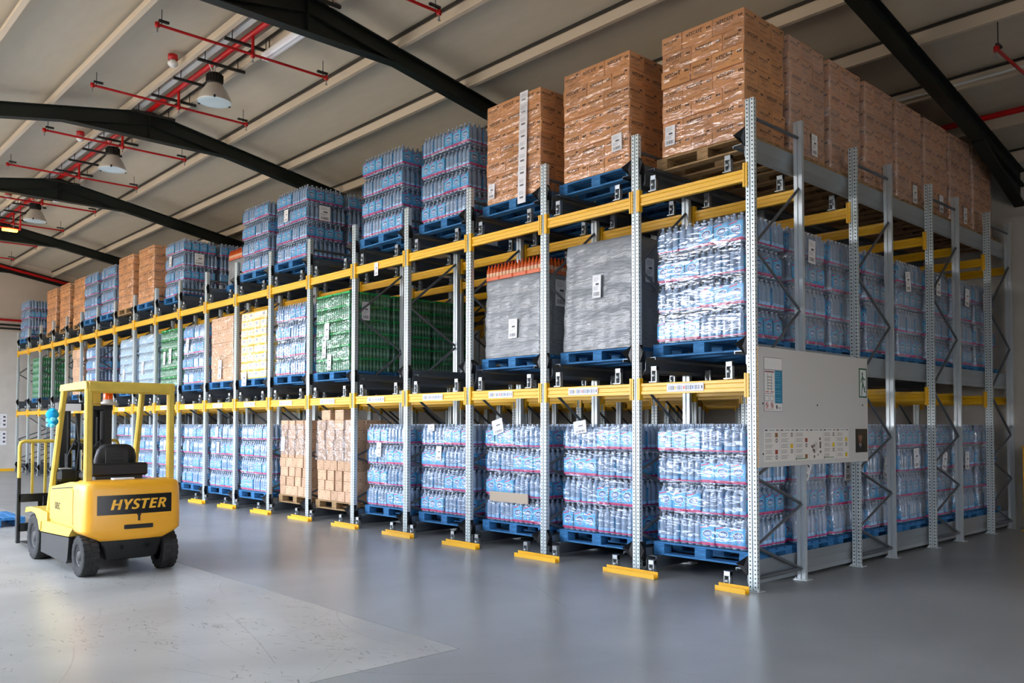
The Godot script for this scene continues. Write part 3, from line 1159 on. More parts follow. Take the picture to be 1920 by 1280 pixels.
func build_rack() -> void:
	var f0 := make_frame()
	var first := true
	for r in 4:
		for n in 21:
			if r > 1 and n > 9 and n < 19:
				continue
			var at := Vector3(-P * n, 0, -2.183 * r)
			var lab := "galvanised upright frame at the rack front, %s from the notice board" % ORD[n]
			var grp := "front upright frames"
			if n == 0 and r > 0:
				lab = "galvanised upright frame on the open rack end, %s back from the front corner" % ORD[r]
				grp = "end upright frames"
			elif r > 0:
				lab = "galvanised upright frame inside the rack, %s row back, %s from the open end" % [ORD[r], ORD[n]]
				grp = "inner upright frames"
			if first:
				first = false
				f0.position = at
				f0.set_meta("label", lab)
				f0.set_meta("group", grp)
			else:
				dup(f0, at, lab, grp)
	# cross beams
	var beam := thing("rack_beam", "x", "rack beam")
	beam.set_meta("kind", "thing")
	var b := MB.new()
	b.T = Transform3D(Basis(Vector3(0, 0, 1), Vector3(0, 1, 0), Vector3(-1, 0, 0)), Vector3.ZERO)
	b.prism(PackedVector2Array([Vector2(-0.05, -0.12), Vector2(0.0, -0.12), Vector2(0.0, -0.088), Vector2(-0.007, -0.08), Vector2(-0.007, -0.04), Vector2(0.0, -0.032), Vector2(0.0, -0.004), Vector2(-0.004, 0), Vector2(-0.046, 0), Vector2(-0.05, -0.004)]), -P / 2 + 0.048, P / 2 - 0.048)
	part("beam_profile", b, M.yellow, beam)
	for s in [-1.0, 1.0]:
		b = MB.new()
		b.box(Vector3(s * (P / 2 - 0.061), -0.062, -0.012), Vector3(0.024, 0.24, 0.06), 0.003)
		b.box(Vector3(s * (P / 2 - 0.047), -0.062, 0.008), Vector3(0.05, 0.24, 0.006), 0.002)
		part("beam_connector", b, M.yellow, beam)
	first = true
	for L in [1, 2]:
		for k in 8:
			for n in NB:
				if k > 3 and n > 8:
					continue
				var at := Vector3(-P * (n + 0.5), BEAMTOP[L], row_z(k) + (0.0 if k % 2 == 0 else -0.02))
				var lv: String = "lower" if L == 1 else "upper"
				var lab := "yellow %s front beam of the rack, %s" % [lv, bay_words(n)]
				var grp := "yellow %s front beams" % lv
				if k > 0:
					lab = "yellow %s cross beam inside the rack, %s behind the front beam, %s bay" % [lv, ORD[k - 1], ORD[n]]
					grp = "inner yellow %s beams" % lv
					if n == 0:
						lab = "yellow %s cross beam at the open rack end, %s behind the front beam" % [lv, ORD[k - 1]]
						grp = "end yellow %s beams" % lv
				var o: Node3D = beam
				if first:
					first = false
					beam.position = at
					beam.set_meta("label", lab)
					beam.set_meta("group", grp)
				else:
					o = dup(beam, at, lab, grp)
	# location stickers on the lower beams
	b = MB.new()
	b.box(Vector3(0, 0, 0), Vector3(0.46, 0.085, 0.004), 0.0, {"pz": Rect2(0, 0, 1, 1)}, Rect2(0.2, 0.12, 0, 0))
	var sm := mesh([[b, M.sticker]])
	for n in 16:
		tag(put("location_sticker", sm, null, Vector3(-P * (n + 0.5) - 0.06, BEAMTOP[1] - 0.06, 0.004)), "white barcode location sticker on the lower yellow beam, %s" % bay_words(n), "sticker", "location stickers")
	b = MB.new()
	b.box(Vector3(0, 0, 0), Vector3(0.10, 0.2, 0.004), 0.0, {"pz": Rect2(0, 0, 1, 1)}, Rect2(0.2, 0.12, 0, 0))
	tag(part("paper_tag", b, M.waybill, null, Vector3(-P * 4 - 0.78, BEAMTOP[2] - 0.12, 0.006)), "white paper tag stuck on the upper yellow beam, fifth bay from the notice board", "tag")
	# rails
	var rm := []
	for s in [-1.0, 1.0]:
		b = MB.new()
		b.T = Transform3D(Basis(Vector3(s, 0, 0), Vector3(0, 1, 0), Vector3(0, 0, s)), Vector3.ZERO)
		var poly := PackedVector2Array([Vector2(0.49, 0), Vector2(0.618, 0), Vector2(0.630, 0.07), Vector2(0.65, 0.075), Vector2(0.636, 0.0), Vector2(0.628, -0.035), Vector2(0.628, -0.125), Vector2(0.645, -0.16), Vector2(0.64, -0.165), Vector2(0.622, -0.13), Vector2(0.622, -0.04), Vector2(0.612, -0.006), Vector2(0.495, -0.006), Vector2(0.495, -0.03), Vector2(0.49, -0.03)])
		b.prism(poly, -0.06 * s, -7.62 * s)
		rm.append(b)
	var fm := MB.new()
	funnel_shape(fm)
	var fmesh := mesh([[fm, M.funnel]])
	var fm2 := MB.new()
	fm2.T = Transform3D(Basis(Vector3(-1, 0, 0), Vector3(0, 1, 0), Vector3(0, 0, 1)), Vector3.ZERO)
	funnel_shape(fm2, true)
	var fmesh2 := mesh([[fm2, M.funnel]])
	var dark := [mesh([[rm[0], M.rail]]), mesh([[rm[1], M.rail]])]
	var light := mesh([[rm[1], M.rail_lit]])
	var clip := MB.new()
	clip.bb(Vector3(-0.035, 0.0, -0.045), Vector3(0.035, 0.17, -0.04))
	clip.bb(Vector3(-0.035, 0.0, -0.045), Vector3(-0.030, 0.17, 0.0))
	clip.bb(Vector3(0.030, 0.0, -0.045), Vector3(0.035, 0.17, 0.0))
	clip.bb(Vector3(-0.035, 0.12, -0.045), Vector3(0.035, 0.17, 0.004), 0.004)
	clip.lathe([Vector2(0.012, 0.055), Vector2(0.02, 0.06), Vector2(0.02, 0.085), Vector2(0.0, 0.09)], 8, Vector3(0, 0, 0.004))
	clip.bb(Vector3(-0.05, -0.004, -0.05), Vector3(0.05, 0.004, 0.02))
	var cm := mesh([[clip, M.chrome]])
	for L in 3:
		for n in NB:
			for s in [-1.0, 1.0]:
				var t := thing("pallet_rail", "galvanised steel pallet rail, %s side of the %s lane, %s" % ["far" if s < 0 else "board", ["floor", "middle", "top"][L], bay_words(n)], "pallet rail", Vector3(-P * (n + 0.5), LV[L], 0), 0.0, "pallet rails of the %s level" % ["floor", "middle", "top"][L])
				if s < 0:
					put("rail_profile", dark[0], t)
					put("funnel_guide", fmesh, t, Vector3(-P / 2 + 0.052, 0, 0.004))
				else:
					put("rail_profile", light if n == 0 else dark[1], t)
					put("funnel_guide", fmesh2, t, Vector3(P / 2 - 0.052, 0, 0.004))
				for k in ([0] if n > 9 else [0, 1, 2] if L > 0 else [0]):
					if L > 0:
						put("rail_clip", cm, t, Vector3(0.466 * s, BEAMTOP[L] - LV[L] + 0.01, row_z(k) + 0.0))
					else:
						put("rail_clip", cm, t, Vector3(0.466 * s, -0.196, row_z(k) + 0.06))
	# yellow floor guards
	for n in 17:
		var x0 := -0.31 if n else -0.30
		var x1 := 0.39 if n else 0.035
		b = MB.new()
		b.T = Transform3D(Basis(Vector3(0, 0, 1), Vector3(0, 1, 0), Vector3(-1, 0, 0)), Vector3.ZERO)
		b.prism(PackedVector2Array([Vector2(-0.04, 0.0), Vector2(0.035, 0.0), Vector2(0.035, 0.05), Vector2(0.029, 0.05), Vector2(0.029, 0.01), Vector2(-0.03, 0.01), Vector2(-0.03, 0.068), Vector2(-0.04, 0.068)]), -x1, -x0)
		tag(part("floor_guard", b, M.yellow, null, Vector3(-P * n, 0.001, 0.16)), "yellow steel guide channel on the floor before the %s upright from the notice board" % ORD[n], "floor guard", "yellow floor guards")


func funnel_shape(b: MB, flip := false) -> void:
	# bent lead-in plate beside an upright, opening towards the lane (+x) and the aisle (+z)
	var A := Vector3(0.0, 0.14, -0.005)
	var B := Vector3(0.10, 0.06, 0.05)
	var C := Vector3(0.01, -0.05, -0.005)
	var D := Vector3(0.05, 0.06, -0.03)
	var E := Vector3(0.01, 0.14, -0.05)
	var F := Vector3(0.02, -0.05, -0.05)
	var mid := Vector3(0.03, 0.045, -0.015)
	var g := Vector3(0.045, 0.035, 0.0)
	for tri in [[A, B, E], [B, D, E], [A, C, g], [A, g, B], [g, C, B], [B, C, F], [B, F, D], [E, D, F], [A, E, F], [A, F, C]]:
		var n: Vector3 = (tri[0] + tri[1] + tri[2]) / 3.0 - mid
		if flip:
			var w: Vector3 = (tri[1] - tri[0]).cross(tri[2] - tri[0])
			# mirrored by T: emit with the winding reversed
			if w.dot(n) >= 0.0:
				b.t(tri[0], tri[2], tri[1])
			else:
				b.t(tri[0], tri[1], tri[2])
		else:
			b.to(tri[0], tri[1], tri[2], n)


# ---------------------------------------------------------------- pallets and loads

func pallet_proto(m: Material) -> Array:
	var key := "pallet" + m.resource_name
	if cache.has(key):
		return cache[key]
	var out := []
	var shapes := {"top_board": Vector3(1.2, 0.021, 0.13), "stringer_board": Vector3(0.14, 0.021, 0.8), "block": Vector3(0.14, 0.08, 0.13), "bottom_board": Vector3(1.2, 0.021, 0.12)}
	var ms := {}
	for k in shapes:
		var b := MB.new()
		b.box(Vector3.ZERO, shapes[k], 0.003)
		ms[k] = mesh([[b, m]])
	for z in [-0.335, 0.0, 0.335]:
		out.append(["bottom_board", ms["bottom_board"], Vector3(0, 0.011, z)])
		for x in [-0.53, 0.0, 0.53]:
			out.append(["block", ms["block"], Vector3(x, 0.062, z)])
	for x in [-0.53, 0.0, 0.53]:
		out.append(["stringer_board", ms["stringer_board"], Vector3(x, 0.113, 0)])
	for k in 5:
		out.append(["top_board", ms["top_board"], Vector3(0, 0.134, -0.335 + k * 0.1675)])
	cache[key] = out
	return out


func pallet(at: Vector3, m: Material, label: String, group := "pallets", plain := false) -> void:
	if plain:   # deep in a lane, in the dark: no separate boards
		var b := MB.new()
		for p in pallet_proto(m):
			b.box(p[2], (p[1] as Mesh).get_aabb().size)
		if not cache.has("plainpallet"):
			cache["plainpallet"] = mesh([[b, m]])
		tag(put("pallet", cache["plainpallet"], null, at), label, "pallet", group)
		return
	var t := thing("pallet", label, "pallet", at, rng.randf_range(-0.008, 0.008), group)
	for p in pallet_proto(m):
		put(p[0], p[1], t, p[2])


# bottle: list of [MB, material], base at the origin
func bottle(kind: String, n: int) -> Array:
	var key := "bottle_%s_%d" % [kind, n]
	if cache.has(key):
		return cache[key]
	var body := MB.new()
	var lab := MB.new()
	var cap := MB.new()
	var out := []
	if kind == "water":
		var prof := [Vector2(0.036, 0.0), Vector2(0.0435, 0.012), Vector2(0.0435, 0.10), Vector2(0.041, 0.112), Vector2(0.0435, 0.124), Vector2(0.0435, 0.205), Vector2(0.036, 0.238), Vector2(0.018, 0.268), Vector2(0.013, 0.278), Vector2(0.013, 0.288)]
		if n < 10:
			prof = [Vector2(0.036, 0.0), Vector2(0.0435, 0.012), Vector2(0.0435, 0.20), Vector2(0.034, 0.242), Vector2(0.014, 0.275), Vector2(0.013, 0.288)]
		body.lathe(prof, n)
		lab.lathe([Vector2(0.0438, 0.036), Vector2(0.0443, 0.037), Vector2(0.0443, 0.066), Vector2(0.0438, 0.067)], n)
		cap.lathe([Vector2(0.016, 0.286), Vector2(0.016, 0.302), Vector2(0.0, 0.305)], maxi(6, n / 2))
		out = [[body, M.bottle], [lab, M.bottle_label], [cap, M.cap]]
	else:
		body.lathe([Vector2(0.027, 0.0), Vector2(0.032, 0.01), Vector2(0.032, 0.12), Vector2(0.024, 0.16), Vector2(0.012, 0.19), Vector2(0.011, 0.20)], n)
		lab.lathe([Vector2(0.0322, 0.05), Vector2(0.0327, 0.051), Vector2(0.0327, 0.10), Vector2(0.0322, 0.101)], n)
		cap.lathe([Vector2(0.0145, 0.198), Vector2(0.0145, 0.211), Vector2(0.0, 0.213)], 6)
		out = {"green": [[body, M.bottle_green], [lab, M.label_green], [cap, M.band_green]], "pale": [[body, M.bottle_pale], [lab, M.bottle_label], [cap, M.cap]], "orange": [[body, M.bottle_orange], [lab, M.label_orange], [cap, M.cap_orange]]}[kind]
	cache[key] = out
	return out


func spots(kind: String) -> Array:
	var o := []
	if kind == "water":
		for x in [-0.0445, 0.0445]:
			for z in [-0.089, 0.0, 0.089]:
				o.append(Vector3(x, 0, z))
	else:
		for x in 4:
			for z in 3:
				o.append(Vector3(-0.099 + x * 0.066, 0, -0.066 + z * 0.066))
	return o


# shrink film of a pack with its print: panels on both ends, a coloured band round the foot
func pack_print(kind: String) -> Array:
	var key := "print" + kind
	if cache.has(key):
		return cache[key]
	var band := MB.new()
	var pan := MB.new()
	var hx := 0.0905 if kind == "water" else 0.133
	var hz := 0.135 if kind == "water" else 0.1
	var r := 0.03
	var ring := []
	for c in [[1, 1, 0], [-1, 1, 1], [-1, -1, 2], [1, -1, 3]]:
		for k in 4:
			var a: float = PI / 2 * c[2] + PI / 2 * k / 3.0
			ring.append(Vector2(c[0] * (hx - r) + cos(a) * r, c[1] * (hz - r) + sin(a) * r))
	ring.reverse()
	var ys := [0.018, 0.030]
	if kind == "green":
		ys = [0.178, 0.21]
	elif kind == "pale":
		ys = [0.0, 0.02]
	elif kind == "orange":
		ys = [0.0, 0.045]
	for i in ring.size():
		var p: Vector2 = ring[i]
		var q: Vector2 = ring[(i + 1) % ring.size()]
		band.qo(Vector3(p.x, ys[0], p.y), Vector3(q.x, ys[0], q.y), Vector3(q.x, ys[1], q.y), Vector3(p.x, ys[1], p.y), Vector3(p.x + q.x, 0, p.y + q.y))
	var bm: Material = {"water": M.magenta, "green": M.band_green, "pale": M.bottle_label, "orange": M.tray_orange}[kind]
	var out := [[band, bm]]
	if kind == "water":
		for s in [1.0, -1.0]:
			var cols := 12
			for i in cols:
				var x0 := -0.086 + 0.172 * i / cols
				var x1 := -0.086 + 0.172 * (i + 1) / cols
				var z0 := 0.1345 + 0.0035 * absf(sin(x0 / 0.089 * PI))
				var z1 := 0.1345 + 0.0035 * absf(sin(x1 / 0.089 * PI))
				var ru := Rect2(float(i) / cols, 0, 1.0 / cols, 1)
				pan.q(Vector3(x0 * s, 0.034, z0 * s), Vector3(x1 * s, 0.034, z1 * s), Vector3(x1 * s, 0.218, (z1 - 0.002) * s), Vector3(x0 * s, 0.218, (z0 - 0.002) * s), ru)
		out.append([pan, M.panel])
	cache[key] = out
	return out


func pack_mesh(kind: String) -> ArrayMesh:
	var key := "pack" + kind
	if cache.has(key):
		return cache[key]
	var parts := []
	for s in bottle(kind, 8):
		var b := MB.new()
		for p in spots(kind):
			b.add(s[0], Transform3D(Basis(), p))
		parts.append([b, s[1]])
	for s in pack_print(kind):
		parts.append(s)
	cache[key] = mesh(parts)
	return cache[key]


func put_pack(kind: String, t: Node3D, at: Vector3, turn: float, near: bool) -> void:
	var tw := turn + rng.randfn(0.0, 0.012)
	if not near:
		put("bottle_pack", pack_mesh(kind), t, at, tw)
		return
	if not cache.has("printmesh" + kind):
		cache["printmesh" + kind] = mesh(pack_print(kind))
		cache["bottlemesh" + kind] = mesh(bottle(kind, 12))
	var o := put("bottle_pack", cache["printmesh" + kind], t, at, tw)
	for p in spots(kind):
		put("bottle", cache["bottlemesh" + kind], o, p, rng.randf() * TAU)


func core(t: Node3D, w: float, d: float, lay: int, h: float, m: Material, gap: float) -> void:
	var b := MB.new()
	for i in lay:
		b.bb(Vector3(-w / 2, i * h + 0.002, -d), Vector3(w / 2 - gap, i * h + h * 0.85, -gap), 0.01)
	var o := part("inner_packs", b, m, t)
	o.set_meta("kind", "stuff")


# stretch film hugging a load of the given size (front face at z 0, back at -d), bulging with the layers
func film_mesh(w: float, d: float, h: float, lay: int, amp: float, wob: float, sd: int, m: Material, key: String, taper := 0.0, closed_top := false, cols := 0.0) -> ArrayMesh:
	if cache.has(key):
		return cache[key]
	var f := FastNoiseLite.new()
	f.seed = sd
	f.frequency = 2.2
	f.fractal_octaves = 3
	var per := []
	var r := 0.045
	var hx := w / 2
	var hz := d / 2
	# counterclockwise seen from above
	var cor := [[Vector2(hx - r, hz - r), 0.0], [Vector2(hx - r, -hz + r), PI / 2], [Vector2(-hx + r, -hz + r), PI], [Vector2(-hx + r, hz - r), PI * 1.5]]
	for c in cor:
		for k in 4:
			var a: float = c[1] + PI / 2 * k / 3.0
			per.append([c[0] + Vector2(sin(a), cos(a)) * r, Vector2(sin(a), cos(a))])
	per.reverse()
	var ring := []
	for i in per.size():
		var p: Array = per[i]
		var q: Array = per[(i + 1) % per.size()]
		var l: float = (p[0] as Vector2).distance_to(q[0])
		var n := maxi(1, int(l / (0.075 if cols == 0.0 else cols / 6.0)))
		for k in n:
			ring.append([(p[0] as Vector2).lerp(q[0], float(k) / n), (p[1] as Vector2).lerp(q[1], float(k) / n)])
	# reversed list runs the other way round; the surface must run counterclockwise from above
	ring.reverse()
	var area := 0.0
	for i in ring.size():
		var a2: Vector2 = ring[i][0]
		var b2: Vector2 = ring[(i + 1) % ring.size()][0]
		area += a2.y * b2.x - a2.x * b2.y
	if area < 0.0:
		ring.reverse()
	var rows := []
	var steps := lay * 7
	for j in steps + 1:
		var v := float(j) / steps
		var y := v * h
		var ph := fposmod(v * lay, 1.0)
		var row := PackedVector3Array()
		# out over the body of the layer, in at the shoulders
		var prof := 1.0 - pow(absf(ph - 0.38) / 0.62, 3.0) if ph > 0.38 else 1.0 - pow((0.38 - ph) / 0.38, 4.0) * 0.6
		for k in ring.size():
			var p: Vector2 = ring[k][0]
			var nn: Vector2 = ring[k][1]
			var ds := amp * (prof - 1.0) + wob * f.get_noise_3d(p.x * 1.3, y * 2.2, p.y * 1.3) + taper * (0.5 - v)
			if cols > 0.0:
				ds += 0.007 * absf(sin((p.x + p.y) * PI / cols))
			if j == steps:
				ds -= 0.012
			row.append(Vector3(p.x + nn.x * ds, y, p.y + nn.y * ds - d / 2))
		rows.append(row)
	if closed_top:
		for s in [0.93, 0.5, 0.02]:
			var row := PackedVector3Array()
			for k in ring.size():
				var e: Vector3 = rows[steps][k]
				row.append(Vector3(e.x * s, h + 0.012 * f.get_noise_2d(e.x * 3, e.z * 3), (e.z + d / 2) * s - d / 2))
			rows.append(row)
	var b := MB.new()
	b.grid(rows, true, Vector2(0.3, 1.5))
	cache[key] = mesh([[b, m]])
	return cache[key]


func sheet(t: Node3D, n: String, m: Material, x: float, y: float, w: float, h: float, z := 0.016, tilt := 0.0, side := false) -> void:
	var b := MB.new()
	b.box(Vector3.ZERO, Vector3(w, h, 0.003), 0.0, {"pz": Rect2(0, 0, 1, 1)}, Rect2(0.5, 0.02, 0, 0))
	var o := part(n, b, m, t, Vector3(x, y, z))
	if side:
		o.rotation = Vector3(0, PI / 2, tilt)
	else:
		o.rotation = Vector3(-0.03, 0, tilt)


func water_load(t: Node3D, variant: int, near: bool, film: String) -> void:
	var h := 0.3215
	for i in 4:
		var y := i * h + 0.006
		var a := (i + variant) % 2 == 0
		var jx := rng.randfn(0.0, 0.004)
		var x := -0.54
		for k in 5:
			var side := (k < 2) if a else (k > 2)
			if side:
				put_pack("water", t, Vector3(x + 0.135 + jx, y, -0.095 + rng.randfn(0.0, 0.004)), PI / 2, near)
				x += 0.27
			else:
				put_pack("water", t, Vector3(x + 0.09 + jx, y, -0.14 + rng.randfn(0.0, 0.004)), 0.0, near)
				x += 0.18
		if a:
			for k in 2:
				put_pack("water", t, Vector3(0.45 + jx, y, -0.41 - k * 0.27), 0.0, near)
		else:
			for k in 3:
				put_pack("water", t, Vector3(0.405 + jx, y, -0.28 - k * 0.19), PI / 2, near)
	core(t, 1.07, 0.79, 4, h, M.bottle_core, 0.27)
	var loose := film == "film_hazy"
	put("stretch_film", film_mesh(1.105, 0.80 if loose else 0.83, 4 * h - 0.02, 4, 0.05 if loose else 0.014, 0.03 if loose else 0.014, 5 + variant, M[film], "wf%s%d" % [film, variant]), t, Vector3(0, 0.004, 0.014))


func small_load(t: Node3D, kind: String, lay: int, film: String, rows_from := 0) -> void:
	var h := 0.215
	for i in range(rows_from, lay):
		var y := i * h + 0.004
		for k in 4:
			put_pack(kind, t, Vector3(-0.405 + k * 0.27, y, -0.10), rng.randi_range(0, 1) * PI, false)
		for k in 3:
			put_pack(kind, t, Vector3(0.405, y, -0.30 - k * 0.2), PI, false)
	if rows_from == 0:
		core(t, 1.07, 0.79, lay, h, {"green": M.bottle_green, "pale": M.bottle_pale, "orange": M.bottle_orange}[kind], 0.21)
		put("stretch_film", film_mesh(1.10, 0.82, lay * h - 0.01, lay, 0.012, 0.012, 15, M[film], "sf%s%d" % [film, lay]), t, Vector3(0, 0.004, 0.01))


func carton_mesh(kind: String, tone: int, l: float, h: float, w: float) -> ArrayMesh:
	var key := "carton%s%d_%.3f_%.3f_%.3f" % [kind, tone, l, h, w]
	if cache.has(key):
		return cache[key]
	var b := MB.new()
	var long := Rect2(0.0, 0.0, 0.6666, 0.8)
	var short := Rect2(0.6667, 0.0, 0.3333, 0.8)
	var uv := {"pz": long, "nz": long, "px": short, "nx": short}
	if kind == "milk":
		uv = {"pz": Rect2(0, 0, 1, 1), "nz": Rect2(0, 0, 1, 1), "px": Rect2(0, 0, 1, 1), "nx": Rect2(0, 0, 1, 1)}
	b.box(Vector3(0, h / 2, 0), Vector3(l - 0.004, h - 0.003, w - 0.004), 0.004, uv, Rect2(0.5, 0.9, 0.05, 0.05) if kind != "milk" else Rect2(0.5, 0.95, 0.02, 0.02))
	cache[key] = mesh([[b, M["milk"] if kind == "milk" else M["%s_%d" % [kind, tone]]]])
	return cache[key]


# rows of cartons: along the front face each row is a list of "L" (long side out) or "W" (end out)
func carton_load(t: Node3D, kind: String, rows: Array, l: float, w: float, h: float, depth: float, film: String, jit := 0.006, width := 0.0) -> void:
	var n := rows.size()
	var full := 0.0
	for c in rows[0]:
		full += l if c == "L" else w
	if width > 0.0:
		full = width
	for i in n:
		var s: String = rows[i]
		var y := i * h
		var tot := 0.0
		for c in s:
			tot += l if c == "L" else w
		var gap := (full - tot) / maxf(1.0, s.length() - 1)
		var x := -full / 2
		var jz := rng.randfn(0.0, jit)
		for k in s.length():
			var c := s[k]
			var fw := l if c == "L" else w
			var dp := w if c == "L" else l
			var last := k == s.length() - 1
			var z := -dp / 2 + jz + rng.randfn(0.0, jit * 0.5)
			var tone := rng.randi_range(0, 2)
			put("carton", carton_mesh(kind, tone, l, h, w), t, Vector3(x + fw / 2 + rng.randfn(0.0, jit * 0.3), y, z), (0.0 if c == "L" else PI / 2) + rng.randfn(0.0, jit))
			if last:
				var zz := -dp
				while zz > -depth + dp * 0.5:
					put("carton", carton_mesh(kind, rng.randi_range(0, 2), l, h, w), t, Vector3(x + fw / 2 + rng.randfn(0.0, jit * 0.5), y, zz - dp / 2 + jz), (0.0 if c == "L" else PI / 2) + rng.randfn(0.0, jit))
					zz -= dp
			x += fw + gap
	var b := MB.new()
	for i in n:
		b.bb(Vector3(-full / 2 + 0.01, i * h + 0.002, -depth + 0.01), Vector3(full / 2 - maxf(l, w) - 0.005, i * h + h - 0.004, -maxf(l, w) - 0.01))
	var o := part("inner_cartons", b, M["card_1"] if kind != "coffee" else M["coffee_1"], t)
	o.set_meta("kind", "stuff")
	if film:
		put("stretch_film", film_mesh(full + 0.03, depth + 0.03, n * h - 0.004, n, 0.004, 0.008, 25, M[film], "cf%s%d%.2f" % [film, n, full]), t, Vector3(0, 0.002, 0.014))


func wrapped_load(t: Node3D, h: float, lay: int, taper: float, sd: int, top: bool) -> void:
	put("plastic_wrap", film_mesh(1.08, 0.82, h, lay, 0.010, 0.012, sd, M.grey_wrap, "gw%d%.2f" % [sd, h], taper, true, 0.18), t, Vector3(0, 0.0, 0.0))
	if top:
		var d := 0.0
		var g := Node3D.new()
		g.name = "top_tray_layer"
		t.add_child(g, true)
		g.position = Vector3(0, h - 0.01, 0)
		for k in 4:
			put("bottle_pack", pack_mesh("orange"), g, Vector3(-0.395 + k * 0.265, 0, -0.10))
			put("bottle_pack", pack_mesh("orange"), g, Vector3(-0.395 + k * 0.265, 0, -0.66))
		for k in 2:
			put("bottle_pack", pack_mesh("orange"), g, Vector3(0.395, 0, -0.30 - k * 0.2))
			put("bottle_pack", pack_mesh("orange"), g, Vector3(-0.395, 0, -0.30 - k * 0.2))


const COFFEE := ["LWL", "WLL", "LLW", "WLL", "LWL", "LLW", "WLL"]

func stack_on(kind: String, b: int, L: int, zf: float, where := "", pal := "pallet_blue", near := false, dx := 0.0) -> Node3D:
	zf = minf(zf, -0.035)
	var base := Vector3(-P * (b + 0.5) + dx, LV[L], zf)
	var lev: String = ["floor level", "middle level", "top level"][L]
	var at := "%s, %s" % [lev, bay_words(b) if where == "" else where]
	var names := {
		"water": ["water_bottle_stack", "stack of blue-labelled water packs", "bottled water", "stacks of bottled water", "water packs"],
		"deep": ["water_bottle_stack", "added stack of water packs", "bottled water", "stacks of bottled water", "water packs"],
		"green": ["green_bottle_stack", "stack of small green bottles", "bottles", "stacks of green bottles", "green bottles"],
		"pale": ["pale_bottle_stack", "hazy stack of pale blue bottles", "bottles", "stacks of pale bottles", "pale bottles"],
		"coffee": ["carton_stack", "stack of tan printed coffee cartons", "cartons", "stacks of coffee cartons", "coffee cartons"],
		"card": ["carton_stack", "stack of small plain brown cartons", "cartons", "stacks of plain cartons", "brown cartons"],
		"tall": ["carton_stack", "stack of large brown cartons", "cartons", "stacks of plain cartons", "brown cartons"],
		"milk": ["milk_carton_stack", "stack of yellow and white drink cartons", "cartons", "", "drink cartons"],
		"grey": ["wrapped_stack", "bulging grey plastic-wrapped stack", "wrapped load", "grey wrapped loads", "grey wrapped stack"],
		"orange": ["wrapped_stack", "grey wrapped stack with orange-capped bottles", "wrapped load", "grey wrapped loads", "orange-topped stack"],
	}
	var d: Array = names[kind]
	pallet(Vector3(base.x, base.y + 0.001, zf - 0.4), M[pal], "%s pallet under %s, %s" % ["blue" if pal == "pallet_blue" else "bare wood", d[4], at], "pallets", kind == "deep")
	var t := thing(d[0], "%s, %s" % [d[1], at], d[2], base + Vector3(0, 0.147, 0), rng.randfn(0.0, 0.006), d[3])
	match kind:
		"water":
			water_load(t, (b + L) % 2, near, "film_hazy" if where and b == 0 else "film_thick" if L == 1 and b < 8 else "film")
		"deep":
			core(t, 1.07, 0.79, 4, 0.3215, M.bottle_core, 0.0)
			put("stretch_film", film_mesh(1.10, 0.82, 1.27, 4, 0.014, 0.014, 6, M.film, "deepfilm"), t, Vector3(0, 0.004, 0.012))
		"green":
			small_load(t, "green", 6, "film" if where else "film_thick")
		"pale":
			small_load(t, "pale", 6, "film_hazy")
		"coffee":
			var rows := COFFEE.duplicate()
			if where or b > 8:
				rows.reverse()
			carton_load(t, "coffee", rows, 0.385, 0.265, 0.19, 0.79, "film_hazy" if where and b == 0 else "film_crisp")
		"card":
			carton_load(t, "card", ["WWWWW", "WLWL", "LWWL", "WWWWW", "LWLW", "WWLW", "WLWW", "LWLW"], 0.27, 0.21, 0.168, 0.76, "", 0.008, 1.07)
		"tall":
			carton_load(t, "card", ["LLW", "LLW", "LLW", "LLW", "LLW"], 0.385, 0.265, 0.262, 0.78, "film")
		"milk":
			carton_load(t, "milk", ["LLLL", "LLLL", "LLLL", "LLLL", "LLLL", "LLLL", "LLLL", "LLLL"], 0.265, 0.195, 0.161, 0.78, "film_thick", 0.004)
		"grey":
			wrapped_load(t, 1.29, 5, 0.05, 41, false)
		"orange":
			wrapped_load(t, 1.05 if L == 1 else 0.52, 5 if L == 1 else 2, 0.02, 43, true)
	return t


